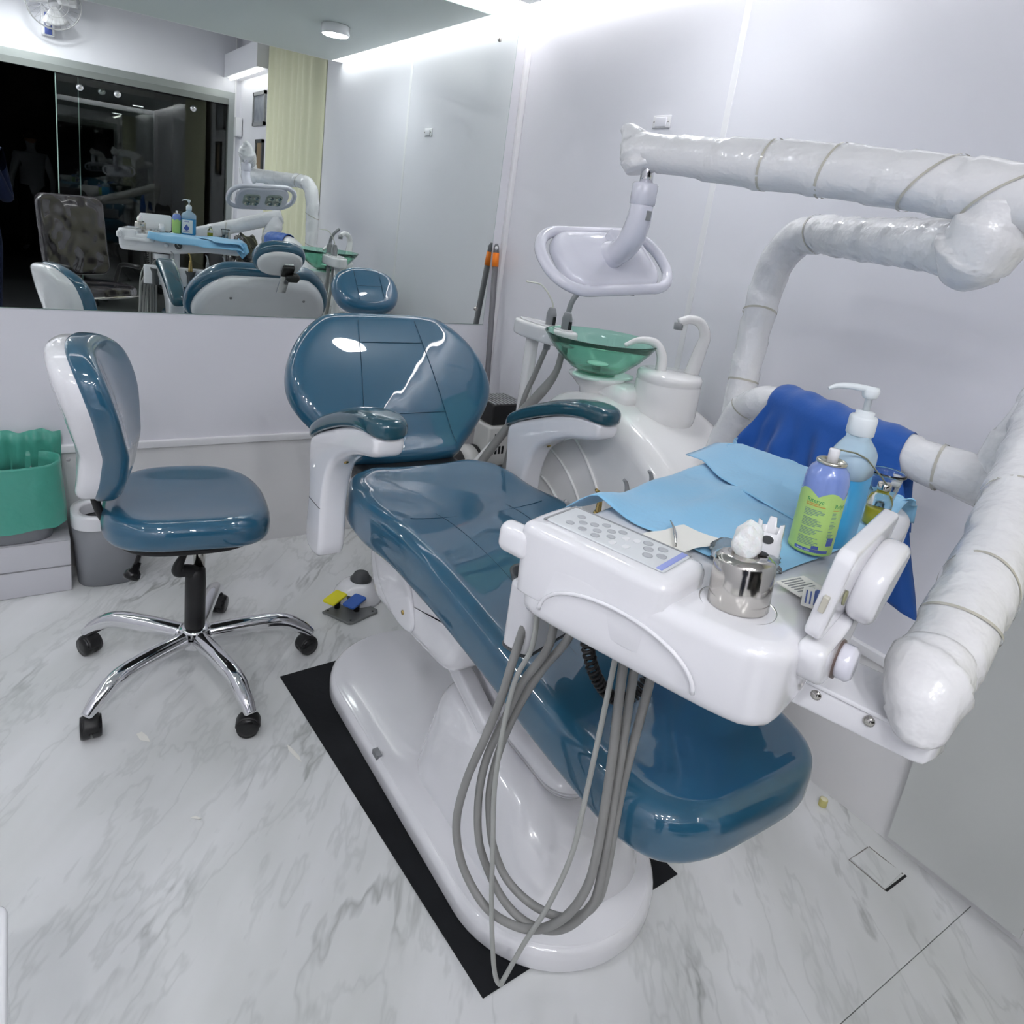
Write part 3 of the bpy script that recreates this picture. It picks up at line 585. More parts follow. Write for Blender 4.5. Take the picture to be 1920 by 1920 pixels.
def suction(x, y, lab, tip):
    s = thing('suction_handpiece', lab, 'suction handpiece', (x, y, 1.10), 'suction handpieces in the white holder')
    mesh('handle', lathe([(0.011, 1.06), (0.013, 1.130), (0.016, 1.140), (0.0165, 1.175), (0.012, 1.192), (0.009, 1.196)], (x, y, 0), 16), greyp, s)
    mesh('slide_valve', box(x - 0.004, x + 0.006, y - 0.019, y - 0.012, 1.142, 1.168), black, s, smooth=False)
    tip(s)
    return s
s1 = suction(1.420, 1.745, 'grey suction handpiece with bent grey tube in the white holder', lambda s: mesh('suction_tube', tube([V(1.420, 1.745, 1.185), V(1.425, 1.745, 1.22), V(1.442, 1.745, 1.25), V(1.470, 1.74, 1.275)], 0.0085, 12, per=6), greyp, s))
s2 = suction(1.418, 1.825, 'slim grey handpiece with thin clear curved saliva tip', lambda s: mesh('saliva_tip', tube([V(1.418, 1.825, 1.185), V(1.413, 1.825, 1.215), V(1.375, 1.840, 1.262), V(1.32, 1.85, 1.270)], 0.0026, 8, per=6), mat('clear_tip', (0.75, 0.76, 0.68), 0.2), s))
mesh('suction_hose', tube([V(1.420, 1.745, 1.07), V(1.415, 1.755, 1.00), V(1.395, 1.785, 0.93), V(1.36, 1.835, 0.84), V(1.31, 1.89, 0.72), V(1.24, 1.95, 0.52), V(1.20, 1.98, 0.30), V(1.25, 2.05, 0.10)], [0.010, 0.011, 0.017, 0.017, 0.015, 0.014, 0.014, 0.014], 14, per=8), hose_m, label='thick grey suction hose hanging from the white holder', cat='hose', group='suction hoses')
mesh('suction_hose', tube([V(1.418, 1.825, 1.07), V(1.405, 1.85, 0.97), V(1.385, 1.87, 0.86), V(1.36, 1.89, 0.6), V(1.35, 1.90, 0.3), V(1.35, 1.93, 0.08)], 0.009, 12, per=8), hose_m, label='slim grey saliva hose hanging straight beside the pole', cat='hose', group='suction hoses')
mesh('drain_pipe', tube([V(1.335, 1.93, 0.70), V(1.22, 2.06, 0.44), V(1.12, 2.14, 0.10)], 0.018, 14), unitw, label='white slanting pipe behind the far armrest', cat='pipe')

# ------------------------------------------------------------------ operating lamp
la = thing('operating_lamp', 'white dental operating lamp with ring handle on a foam-wrapped arm', 'lamp', (1.52, 1.13, 0.84))
wrapped('lamp_post', [V(1.525, 1.135, 0.97), V(1.525, 1.135, 1.10), V(1.522, 1.130, 1.30), V(1.52, 1.115, 1.42), V(1.51, 1.07, 1.485), V(1.485, 1.00, 1.505), V(1.43, 0.88, 1.503), V(1.35, 0.72, 1.502), V(1.285, 0.575, 1.498)], [0.036, 0.036, 0.038, 0.040, 0.042, 0.042, 0.043, 0.045, 0.05], la, 0.085, 0.2, amp=0.09, tapes=((0.32, 0.02), (0.58, 0.015), (0.15, 0.012)))
mesh('post_core', tube([V(1.525, 1.135, 0.80), V(1.525, 1.135, 0.99)], 0.026, 18), unitw, la)
wrapped('lamp_joint', [V(1.300, 0.60, 1.450), V(1.290, 0.585, 1.475), V(1.278, 0.560, 1.53), V(1.272, 0.555, 1.58)], [0.030, 0.062, 0.058, 0.048], la, 0.06, 0.1, amp=0.12)
wrapped('lamp_arm', [V(1.305, 0.42, 1.555), V(1.285, 0.50, 1.575), V(1.262, 0.60, 1.590), V(1.21, 0.80, 1.605), V(1.155, 1.00, 1.612), V(1.115, 1.15, 1.620), V(1.098, 1.212, 1.626)], [0.050, 0.050, 0.048, 0.047, 0.046, 0.040, 0.036], la, 0.105, 0.5, amp=0.10, tapes=((0.30, 0.035), (0.50, 0.012), (0.64, 0.006), (0.16, 0.05)))
wrapped('lamp_arm_cap', [V(1.103, 1.185, 1.585), V(1.100, 1.20, 1.622), V(1.092, 1.225, 1.655), V(1.084, 1.242, 1.668)], [0.034, 0.046, 0.030, 0.010], la, 0.05, 0.4, amp=0.14)
mesh('swivel_pin', lathe([(0.014, 1.545), (0.014, 1.62)], (1.108, 1.172, 0), 20), chrome, la)
mesh('swivel_collar', lathe([(0.020, 1.512), (0.027, 1.516), (0.0275, 1.556), (0.024, 1.560)], (1.108, 1.172, 0), 28), lampw, la)
nk = mesh('lamp_neck', tube([V(1.108, 1.172, 1.515), V(1.108, 1.174, 1.485), V(1.113, 1.188, 1.452), V(1.122, 1.215, 1.425), V(1.13, 1.245, 1.410), V(1.135, 1.275, 1.400)], [0.025, 0.026, 0.028, 0.028, 0.028, 0.034], 22, per=8), lampw, la)
mesh('neck_slot', box(1.102, 1.115, 1.146, 1.150, 1.484, 1.504), greyp, nk, smooth=False)
lf = unit((0.06, 0.66, -0.75)); lu = unit(np.cross(lf, V(0, 0, 1))); lv_ = np.cross(lu, lf); LO = V(1.163, 1.315, 1.388)
if lu[0] < 0: lu = -lu
if lv_[2] < 0: lv_ = -lv_
ra_ = math.radians(7); lu, lv_ = lu * math.cos(ra_) + lv_ * math.sin(ra_), lv_ * math.cos(ra_) - lu * math.sin(ra_)
LF = frame(LO, lu, lv_, lf)
lb = mesh('lamp_body', pillow(rrect(0.288, 0.178, 0.065, 8), 0.036, 0.008, rb=0.022, bulge_back=0.045, k=6, inner=9, fn=lambda p: LF(p + V(0, 0, -0.012))), lampw, la)
ro = resample(rrect(0.365, 0.180, 0.082, 10), 80)
mesh('ring_handle', tube([LF(V(x, y, 0.004)) for x, y in np.vstack([ro, ro[:1]])], 0.0135, 14, cap=False), lampw, la)
for s in (-1, 1): mesh('handle_bridge', xf(rbox(-0.035, 0.035, -0.010, 0.010, -0.009, 0.009, 0.006), frame(LF(V(0.0 * s, s * 0.086, 0.004)), lu, lv_, lf)), lampw, la)
mesh('neck_socket', xf(rbox(-0.030, 0.030, -0.026, 0.030, -0.078, -0.04, 0.012), LF), lampw, lb)
for s in (-1, 1):
    wn = mesh('lamp_window', xf(pillow(rrect(0.092, 0.092, 0.024), 0.003, 0.001), frame(LF(V(s * 0.062, 0, 0.0245)), lu, lv_, lf)), lampglass, lb)
    for i in (-1, 1):
        for j in (-1, 1): mesh('reflector', lathe([(0.003, 0.000), (0.015, 0.006), (0.018, 0.009)], LF(V(s * 0.062 + i * 0.022, j * 0.022, 0.0255)), 18, lf, cap=False), lens_m, wn)
mesh('indicator', box(*[c for a in zip(LF(V(0.03, -0.093, 0.012)) - 0.006, LF(V(0.03, -0.093, 0.012)) + 0.006) for c in a]), black, lb, smooth=False)

# ------------------------------------------------------------------ delivery tray
TA = V(0.506, 0.650, 0); e1 = unit((0.962, 0.274, 0)); e2 = unit((0.274, -0.962, 0))
def TR(a, b, z): return TA + e1 * a + e2 * b + V(0, 0, z)
dt = thing('delivery_tray', 'white dentist delivery tray with control panel hanging on the wrapped arm', 'dental tray', tuple(TR(0.36, 0.16, 0.97)))
to = catmull([(0.0, 0.03), (0.0, 0.16), (0.005, 0.285), (0.025, 0.325), (0.08, 0.335), (0.35, 0.330), (0.57, 0.328), (0.66, 0.310), (0.70, 0.25), (0.71, 0.12), (0.70, 0.03), (0.655, 0.0), (0.40, 0.0), (0.08, 0.0), (0.02, 0.004)], 6, True)
to = resample(to, 120)
def trayf(p):
    a, b, z = p; s = np.clip(z / 0.1, 0, 1)
    drop = 0.03 * np.clip((a - 0.30) / 0.2, 0, 1) * (1 - s)
    return TR(a + 0.012 * (1 - s) * (0.4 - a), b + (1 - s) * 0.02 * (0.16 - b), 0.968 + z + drop)
tb = mesh('tray_body', pillow(to, 0.104, 0.020, bulge=-0.004, rb=0.022, k=7, inner=8, fn=trayf), shell, dt)
# raised control console at the operator's end
co = mesh('console', pillow(resample(catmull([(-0.0025, 0.014), (-0.0025, 0.11), (-0.0015, 0.190), (0.014, 0.206), (0.05, 0.208), (0.090, 0.206), (0.100, 0.188), (0.101, 0.10), (0.10, 0.02), (0.088, 0.000), (0.014, -0.001)], 5, True), 60), 0.098, 0.013, rb=0.004, bulge=0.001, fn=lambda p: TR(p[0] + 0.006 * (1 - p[2] / 0.098), p[1], 0.998 + p[2])), shell, dt)
pn = mesh('control_panel', xf(pillow(rrect(0.066, 0.166, 0.004), 0.002, 0.0008), lambda p: TR(0.056 + p[0], 0.103 + p[1], 1.0968 + p[2])), panel_m, co)
bt = [(-0.016, -0.058), (0.012, -0.060), (-0.002, -0.048), (-0.018, -0.038), (0.006, -0.036), (0.018, -0.026), (-0.006, -0.024), (-0.020, -0.018), (0.008, -0.012), (-0.006, -0.004), (0.018, -0.002)]
for x, y in bt: mesh('button', lathe([(0.0055, 0), (0.0055, 0.0008), (0.0042, 0.0012), (0.0005, 0.0009)], TR(0.056 + x, 0.103 + y, 1.0987), 16), btn_m, pn)
for x, y in [(-0.018, 0.006), (0.006, 0.010), (-0.014, 0.022), (0.012, 0.022)]: mesh('arrow_button', xf(pillow(rrect(0.011, 0.008, 0.003), 0.0009, 0.0003), lambda p, x=x, y=y: TR(0.056 + x + p[0], 0.103 + y + p[1], 1.0986 + p[2])), btn_w, pn)
for x, y in [(0.018, 0.034), (0.004, 0.042), (-0.012, 0.050), (0.018, 0.054), (0.0, 0.062)]: mesh('button', lathe([(0.0062, 0), (0.0062, 0.0008), (0.0048, 0.0012), (0.0005, 0.0009)], TR(0.056 + x, 0.103 + y, 1.0987), 16), btn_m, pn)
mesh('panel_stripe', xf(rbox(-0.032, 0.032, -0.004, 0.004, 0, 0.0006, 0.001), lambda p: TR(0.056 + p[0], 0.179 + p[1], 1.0988 + p[2])), accent, pn)
mesh('panel_rim', join(*[xf(box(a0, a1, b0, b1, 0, 0.0022), lambda p: TR(p[0], p[1], 1.0968 + p[2])) for a0, a1, b0, b1 in ((0.089, 0.092, 0.02, 0.186), (0.022, 0.092, 0.017, 0.020))]), greyp, pn, smooth=False)
# embossed arch on the end face
A = np.linspace(0, math.pi, 30)
mesh('embossed_arch', tube([TR(0.0005 - 0.003 * math.sin(q) ** 2, 0.150 - 0.105 * math.cos(q), 0.992 + 0.052 * math.sin(q)) for q in A], 0.0026, 8), shell, tb)
# cup well ring
CW = TR(0.080, 0.254, 1.0700)
mesh('cup_well', lathe([(0.0435, -0.006), (0.0435, 0.0008), (0.0415, 0.0014), (0.0385, -0.003), (0.038, -0.006)], CW, 40, cap=False), steel, tb)
# handle, knob and gauge on the patient-side face
mesh('side_handle', xf(pillow(rrect(0.165, 0.022, 0.010), 0.032, 0.009), lambda p: TR(0.118 + p[0], -p[2] + 0.006, 1.040 + p[1])), shell, dt)
mesh('end_handle', xf(pillow(rrect(0.030, 0.042, 0.014), 0.05, 0.012), lambda p: TR(0.010 + p[0], -0.036 + p[2] + 0.002, 1.062 + p[1])), shell, dt)
mesh('side_knob', lathe([(0.014, 0), (0.013, 0.012), (0.003, 0.014)], TR(0.265, 0.002, 1.020), 20, -e2), shell, dt)
gg = mesh('pressure_gauge', lathe([(0.030, -0.002), (0.030, 0.004), (0.023, 0.007)], TR(0.335, 0.001, 1.026), 32, -e2), shell, dt)
mesh('gauge_dial', lathe([(0.023, 0.006), (0.022, 0.0075), (0.001, 0.0075)], TR(0.335, 0.001, 1.026), 32, -e2), darkgrey, gg)
mesh('gauge_needle', tube([TR(0.340, -0.007, 1.018), TR(0.323, -0.007, 1.038)], 0.0015, 6), paper, gg)
# flip-up viewer panel on the near edge
PB = TR(0.075, 0.338, 1.082); pu = unit(e1 + V(0, 0, 0.02)); pv = unit(V(0, 0, 1) + e2 * 0.12); pnm = np.cross(pu, pv)
PF = frame(PB, pu, pv, pnm)
vp = mesh('viewer_panel', xf(pillow(rrect(0.190, 0.104, 0.014), 0.018, 0.004), lambda p: PF(p + V(0.083, 0.046, -0.009))), shell, dt)
pm = catmull([(-0.01, 0.030), (-0.035, 0.01), (-0.035, -0.03), (-0.005, -0.052), (0.03, -0.045), (0.055, -0.01), (0.062, 0.025), (0.03, 0.038)], 5, True)
mesh('panel_mount', xf(pillow(pm, 0.030, 0.010), lambda p: PF(V(0.090 + p[0], 0.044 + p[1], (-0.038 if pnm.dot(e2) < 0 else 0.008) + p[2]))), shell, vp)
mesh('panel_switch', xf(rbox(-0.006, 0.006, -0.009, 0.009, -0.003, 0.003, 0.001), lambda p: PF(p + V(-0.0125, 0.040, 0))), mat('switch_beige', (0.55, 0.53, 0.45), 0.4), vp)
mesh('panel_badge', lathe([(0.008, 0), (0.008, 0.002), (0.001, 0.0025)], PF(V(0.018, 0.04, 0)) + e2 * 0.010, 16, e2), mat('badge_olive', (0.28, 0.28, 0.17), 0.4), vp)
# bracket with clamp knob under the viewer
mesh('panel_bracket', xf(pillow(catmull([(0.0, -0.02), (0.01, -0.085), (0.05, -0.098), (0.10, -0.075), (0.135, -0.02), (0.15, 0.05), (0.13, 0.055), (0.10, 0.0), (0.05, -0.02)], 5, True), 0.030, 0.008), lambda p: TR(0.060 + p[0], 0.328 + p[2], 1.082 + p[1] * 0.62)), shell, dt)
mesh('clamp_knob', join(lathe([(0.019, 0), (0.020, 0.004), (0.020, 0.014), (0.016, 0.018), (0.001, 0.018)], TR(0.122, 0.358, 1.040), 12, e2)), lampw, dt)
mesh('knob_washer', lathe([(0.0225, -0.004), (0.0225, 0.002)], TR(0.122, 0.358, 1.040), 20, e2), mat('washer_brown', (0.14, 0.10, 0.09), 0.4), dt)
# support beam under the tray, reaching to the near side
bmo = [(-0.045, 0.05), (-0.045, 0.44), (-0.035, 0.475), (0.0, 0.49), (0.035, 0.475), (0.045, 0.44), (0.045, 0.05)]
bm_ = mesh('support_beam', pillow(resample(catmull(bmo, 4, True), 48), 0.036, 0.006, fn=lambda p: TR(0.228 + p[0], p[1] * 0.96, 0.927 + p[2])), shell, dt)
mesh('beam_cap_strip', xf(rbox(-0.049, 0.049, 0.10, 0.42, 0, 0.006, 0.002), lambda p: TR(0.228 + p[0], p[1], 0.9615 + p[2])), shell, bm_)
for b in (0.345, 0.405): mesh('beam_bolt', lathe([(0.0065, 0), (0.0065, 0.003), (0.001, 0.005)], TR(0.1825, b - 0.008, 0.953), 12, -e1), steel, bm_)
mesh('column', rbox(*[c for c in (TR(0.30, 0.1, 0)[0] - 0.03, TR(0.30, 0.1, 0)[0] + 0.03, TR(0.30, 0.1, 0)[1] - 0.03, TR(0.30, 0.1, 0)[1] + 0.03)], 0.80, 0.98, 0.012), shell, dt)

# instrument holder bar on the patient side
hb = mesh('holder_bar', xf(pillow(rrect(0.50, 0.055, 0.016), 0.135, 0.006), lambda p: TR(0.405 + p[0], -0.095 + p[1], 0.792 + p[2] * 0.84)), shell, dt)
mesh('holder_trim', xf(pillow(rrect(0.502, 0.057, 0.016), 0.004, 0.001), lambda p: TR(0.405 + p[0], -0.095 + p[1], 0.7895 + p[2])), darkgrey, hb)
mesh('holder_link', xf(rbox(-0.04, 0.04, -0.11, 0.11, 0, 0.03, 0.008), lambda p: TR(0.33 + p[0], 0.0 + p[1], 0.84 + p[2])), shell, hb)
tips = [None, 'ivory', 'brass', 'hook', 'syringe']
for k in range(5):
    a = 0.225 + 0.096 * k; bse = TR(a, -0.136, 0.0)
    mesh('holder_cup', lathe([(0.019, 0.795), (0.020, 0.862), (0.029, 0.885), (0.031, 0.892), (0.026, 0.890), (0.015, 0.862)], bse, 24, cap=False), darkgrey, hb)
labs = {1: 'ivory straight handpiece resting in the instrument bar', 2: 'brass-coloured slim handpiece in the instrument bar', 3: 'grey handpiece with small hooked tip in the instrument bar', 4: 'white three-way syringe at the end of the instrument bar'}
for k in (1, 2, 3, 4):
    bse = TR(0.225 + 0.096 * k, -0.136, 0.0); m_ = {1: paper, 2: brass, 3: greyp, 4: shell}[k]
    t = thing('handpiece', labs[k], 'handpiece', tuple(bse + V(0, 0, 0.80)), 'handpieces in the instrument bar')
    mesh('grip', lathe([(0.010, 0.79), (0.012, 0.84), (0.013, 0.90), (0.009, 0.95), (0.008, 0.955)], bse, 16), m_, t)
    mesh('tip', tube([bse + V(0, 0, 0.95), bse + V(0, 0, 0.975), bse + V(-0.006, 0, 0.992), bse + V(-0.014, 0, 1.0)], [0.006, 0.005, 0.004, 0.003], 10, per=4), greyp if k != 2 else brass, t)

# hoses looping from the holder to the tray
hn_ = V(0.91, 0.41, 0)
hoses = [
 ('thick grey instrument hose, outermost loop on the stool side', 0.0072, [(0.640, 0.775, 0.845), (0.616, 0.764, 0.776), (0.613, 0.771, 0.722), (0.605, 0.789, 0.63), (0.596, 0.809, 0.539), (0.592, 0.818, 0.456), (0.595, 0.81, 0.398), (0.606, 0.788, 0.347), (0.624, 0.746, 0.311), (0.644, 0.701, 0.31), (0.665, 0.656, 0.334), (0.682, 0.618, 0.389), (0.692, 0.596, 0.455), (0.695, 0.588, 0.533), (0.693, 0.593, 0.703), (0.688, 0.604, 0.872), (0.688, 0.604, 0.985)]),
 ('grey instrument hose, middle loop of the bundle', 0.0069, [(0.668, 0.745, 0.900), (0.650, 0.722, 0.836), (0.636, 0.752, 0.754), (0.627, 0.773, 0.672), (0.618, 0.793, 0.583), (0.616, 0.797, 0.504), (0.62, 0.788, 0.428), (0.629, 0.769, 0.38), (0.645, 0.732, 0.336), (0.662, 0.694, 0.319), (0.681, 0.654, 0.327), (0.696, 0.619, 0.362), (0.708, 0.593, 0.421), (0.712, 0.585, 0.483), (0.709, 0.59, 0.682), (0.706, 0.598, 0.865), (0.706, 0.598, 0.985)]),
 ('grey instrument hose, innermost loop of the bundle', 0.0068, [(0.700, 0.735, 0.925), (0.673, 0.704, 0.862), (0.658, 0.736, 0.783), (0.646, 0.763, 0.702), (0.637, 0.782, 0.616), (0.633, 0.791, 0.523), (0.637, 0.784, 0.454), (0.644, 0.768, 0.402), (0.657, 0.739, 0.361), (0.676, 0.696, 0.345), (0.696, 0.653, 0.351), (0.711, 0.62, 0.374), (0.722, 0.595, 0.42), (0.725, 0.587, 0.481), (0.724, 0.59, 0.658), (0.727, 0.583, 0.853), (0.728, 0.583, 0.985)]),
 ('thin pale grey hose dropping in a point towards the mat', 0.0042, [(0.640, 0.750, 0.900), (0.621, 0.727, 0.837), (0.613, 0.743, 0.773), (0.61, 0.751, 0.687), (0.61, 0.751, 0.566), (0.615, 0.739, 0.456), (0.621, 0.726, 0.343), (0.628, 0.71, 0.247), (0.633, 0.699, 0.201), (0.638, 0.689, 0.19), (0.64, 0.683, 0.21), (0.65, 0.662, 0.304), (0.662, 0.636, 0.405), (0.671, 0.616, 0.521), (0.673, 0.612, 0.624), (0.674, 0.608, 0.879), (0.674, 0.608, 0.985)]),
]
for lab, r_, P in hoses: mesh('instrument_hose', tube([V(*p) for p in P], r_, 12, per=10), hose_m if r_ > 0.005 else mat('pale_hose', (0.42, 0.43, 0.41), 0.45), label=lab, cat='hose', group='instrument hoses under the tray')
# black coiled cord
cp = catmull([V(0.655, 0.66, 0.97), V(0.672, 0.67, 0.88), V(0.705, 0.665, 0.80), V(0.75, 0.655, 0.755), V(0.79, 0.645, 0.775), V(0.805, 0.635, 0.86), V(0.805, 0.63, 0.97)], 70)
T_ = np.gradient(cp, axis=0); Q = []
for i, p in enumerate(cp):
    tt = unit(T_[i]); u_ = unit(np.cross(tt, V(0.3, 0.9, 0.1))); w_ = np.cross(tt, u_); a = i * 0.72
    Q.append(p + 0.0085 * (math.cos(a) * u_ + math.sin(a) * w_))
mesh('coiled_cord', tube(Q, 0.0026, 6), black, label='black coiled cord hanging under the delivery tray', cat='cord')

# ------------------------------------------------------------------ tray arms
ta = thing('tray_arm', 'foam-wrapped two-piece arm carrying the delivery tray', 'support arm', (1.50, 1.12, 0.84))
wrapped('rear_arm', [V(1.502, 1.150, 0.86), V(1.500, 1.135, 0.97), V(1.485, 1.09, 1.06), V(1.460, 1.03, 1.105), V(1.44, 0.95, 1.125), V(1.415, 0.83, 1.124), V(1.41, 0.70, 1.117), V(1.425, 0.58, 1.108), V(1.44, 0.50, 1.104)], [0.037, 0.037, 0.038, 0.038, 0.038, 0.038, 0.040, 0.042, 0.046], ta, 0.09, 0.3, amp=0.09, tapes=((0.30, 0.02), (0.74, 0.03), (0.90, 0.005)))
wrapped('elbow_joint', [V(1.44, 0.50, 1.07), V(1.45, 0.495, 1.12), V(1.48, 0.485, 1.19), V(1.50, 0.48, 1.26)], [0.045, 0.055, 0.055, 0.04], ta, 0.07, 0.2, amp=0.1)
wrapped('front_arm', [V(1.53, 0.485, 1.262), V(1.46, 0.462, 1.238), V(1.30, 0.412, 1.180), V(1.10, 0.352, 1.110), V(0.94, 0.312, 1.058), V(0.85, 0.292, 1.022)], [0.050, 0.049, 0.047, 0.046, 0.044, 0.042], ta, 0.11, 0.8, amp=0.09, tapes=((0.52, 0.02), (0.80, 0.025), (0.90, -0.02)))
wrapped('front_joint', [V(0.800, 0.270, 0.968), V(0.800, 0.273, 0.985), V(0.815, 0.284, 1.008), V(0.86, 0.298, 1.030)], [0.026, 0.040, 0.046, 0.042], ta, 0.07, 0.6, amp=0.12)

# ------------------------------------------------------------------ things on the tray
TZ = 1.0735
def edge_drop(a, b):
    d = 0.0
    if b < 0.0: d += min(0.10, (-b)) * 0.85
    if a > 0.69: d += (a - 0.69) * 0.8
    return d
def bibf(u, v):
    a = 0.165 + 0.555 * u; b = -0.046 + 0.350 * v
    if v > 0.8 and u < 0.42: b -= 0.055 * (v - 0.8) / 0.2 * (1 - u / 0.42)
    z = TZ + 0.0035 + 0.0022 * math.sin(a * 42 + b * 9) * math.sin(b * 55 + 1) + 0.0025 * math.sin(a * 17 + 2)
    lift = 0.022 * math.exp(-((u - 0.0) / 0.12) ** 2) * math.exp(-((v - 0.05) / 0.18) ** 2)
    lift += 0.010 * math.exp(-((v - 0.42) / 0.05) ** 2) * min(1, u * 4) * 0.6
    return TR(a, b, z + lift - edge_drop(a, b))
bib = thing('paper_bib', 'light blue paper bib spread crumpled over the delivery tray', 'bib', tuple(TR(0.4, 0.12, TZ)))
solidify(mesh('sheet', grid(64, 36, bibf), bib_m, bib), 0.0012, 1)
def flapf(u, v):
    b = -0.048 + 0.27 * v; al = at([-0.05, -0.02, 0.056, 0.20, 0.24], [0.560, 0.535, 0.455, 0.385, 0.372])(b); a = al + (0.715 - al) * u
    z = TZ + 0.0075 + 0.006 * math.sin(math.pi * u) + 0.002 * math.sin(a * 30 + b * 20)
    if b < 0: z -= (-b) * 0.25
    return TR(a - 0.012 * math.exp(-(u / 0.15) ** 2) * (v < 0.25) * (0.25 - v) * 4, b, z + 0.010 * math.exp(-(u / 0.2) ** 2) * max(0, 0.35 - v) - edge_drop(a, 0))
solidify(mesh('folded_flap', grid(40, 18, flapf), bib_m, bib, label='folded-back strip of the blue bib'), 0.0012, 1)
def cornf(u, v):
    a = 0.640 + 0.088 * u; b = -0.008 - 0.015 * u
    z = TZ + 0.012 - v * (0.025 + 0.075 * (1 - abs(u - 0.55) * 1.5))
    return TR(a + 0.02 * v, b - 0.018 * v - 0.006 * math.sin(u * 9), z)
solidify(mesh('hanging_corner', grid(14, 14, cornf), bib_m, bib), 0.0012, 1)
def crumpf(u, v):
    a = 0.665 + 0.060 * u; b = 0.215 + 0.10 * v
    return TR(a, b, TZ + 0.010 + 0.006 * math.sin(v * 15) * math.sin(u * 11 + 1) - 0.05 * u * u)
solidify(mesh('crumpled_corner', grid(14, 18, crumpf), bib_m, bib), 0.0012, 1)

# pump bottle
BC = V(0.930, 0.492, TZ + 0.006); bex, bey = e1, -e2
def bot(name, prof, m, parent, n=3.2, N=48):
    rs = []
    for w_, d_, z in prof: rs.append([BC + bex * x + bey * y + V(0, 0, z) for x, y in supere(w_, d_, n, N)])
    return mesh(name, rings(rs), m, parent)
pb = thing('pump_bottle', 'blue liquid pump dispenser bottle on the delivery tray', 'bottle', tuple(BC))
bb = bot('bottle_body', [(0.0440, 0.0265, 0.100), (0.0440, 0.0265, 0.118), (0.0430, 0.026, 0.127), (0.035, 0.0225, 0.136), (0.020, 0.018, 0.145), (0.0150, 0.0150, 0.150), (0.0150, 0.0150, 0.158)], bottle_m, pb)
bot('filled_part', [(0.038, 0.021, 0.0), (0.0430, 0.0258, 0.004), (0.0440, 0.0265, 0.011), (0.0440, 0.0265, 0.1005)], liquid, pb)
lw = mesh('bottle_label', grid(12, 2, lambda u, v: BC + bex * (-0.036 + 0.062 * u) + bey * 0.0270 + V(0, 0, 0.010 + 0.084 * v)), paper, bb)
drop = np.array([(0.016 * math.sin(q) * (1 - 0.35 * (1 - math.cos(q)) * 0), -0.018 * math.cos(q) if math.cos(q) > 0 else -0.026 * math.cos(q)) for q in np.linspace(0, 2 * np.pi, 30, endpoint=False)])
mesh('label_drop', ([BC + bex * (-0.010 + x * (1 if y < 0 else max(0.1, 1 - y / 0.03))) + bey * 0.0273 + V(0, 0, 0.044 + y * 0.9) for x, y in drop], [tuple(range(30))]), print_b, lw)
mesh('label_text', join(*[box(0, 1, 0, 1, 0, 1) for _ in ()] or [xf(box(x0, x1, 0, 0.0003, z, z + 0.003), lambda p: BC + bex * p[0] + bey * (0.0272 + p[1]) + V(0, 0, p[2] * 0.88)) for x0, x1, z in ((-0.024, 0.006, 0.092), (-0.022, 0.004, 0.097), (-0.030, 0.012, 0.020), (-0.026, 0.006, 0.026))]), print_b, lw, smooth=False)
mesh('pump_collar', lathe([(0.0160, 0.154), (0.0178, 0.156), (0.0178, 0.178), (0.0160, 0.181), (0.0120, 0.182), (0.0120, 0.187), (0.004, 0.188)], BC, 28), pumpw, pb)
mesh('pump_stem', lathe([(0.0045, 0.182), (0.0045, 0.204), (0.0080, 0.205), (0.0100, 0.208), (0.0110, 0.216), (0.0095, 0.2195), (0.001, 0.220)], BC, 20), pumpw, pb)
mesh('pump_spout', tube([BC + V(0, 0, 0.216) + unit((0.5, -0.5, 0)) * 0.008, BC + V(0, 0, 0.218) + unit((-0.8, 0.55, 0)) * 0.022, BC + V(0, 0, 0.2165) + unit((-0.8, 0.55, 0)) * 0.044, BC + V(0, 0, 0.211) + unit((-0.8, 0.55, 0)) * 0.056], [0.0045, 0.0045, 0.0036, 0.0026], 10, per=5), pumpw, pb)

# spray can
CC = V(0.860, 0.480, TZ + 0.010)
sc_ = thing('spray_can', 'green and lilac aerosol spray can with bent nozzle tube on the tray', 'spray can', tuple(CC))
CK, CH = 0.88, 0.94
cb = mesh('can_body', lathe([(r_ * CK, z_ * CH) for r_, z_ in [(0.028, 0.0), (0.0305, 0.002), (0.031, 0.004), (0.031, 0.100), (0.0300, 0.110), (0.0265, 0.119), (0.0205, 0.1255), (0.0195, 0.127)]], CC, 48), can_b, sc_)

def canwrap(r, p, a0=0.0):  # x along circumference, y up
    a = a0 + p[0] / r; r = r * CK
    return CC + V(math.cos(a) * r, math.sin(a) * r, p[1] * CH)
AV = math.atan2(-CC[1], -CC[0])       # direction towards the viewer side of the room
mesh('can_label', grid(73, 2, lambda u, v: canwrap(0.03125, V(2 * math.pi * 0.03125 * u, 0.004 + v * (0.079 + 0.009 * abs(math.sin(u * 2 * math.pi * 2.5 + 0.4)))), AV)), can_g, cb)
mesh('can_base_ring', lathe([(r_ * CK, z_ * CH) for r_, z_ in [(0.0290, -0.0005), (0.0315, 0.001), (0.0315, 0.004), (0.0305, 0.005)]], CC, 48, cap=False), mat('can_ring', (0.32, 0.55, 0.16), 0.3), cb)
def label_text(txt, size, x, y, m_): return mesh('can_print', text_vf(txt, size, lambda p: canwrap(0.0316, V(p[0] + x, p[1] + y, 0), AV)), m_, cb, smooth=False)
label_text('Riteryc', 0.0085, -0.020, 0.075, print_g); label_text('Relyc', 0.0085, 0.021, 0.072, print_g)
lines = []
def cl(x0, x1, y, h=0.0011): lines.append(grid(8, 2, lambda u, v: canwrap(0.0316, V(x0 + (x1 - x0) * u, y + h * v, 0), AV)))
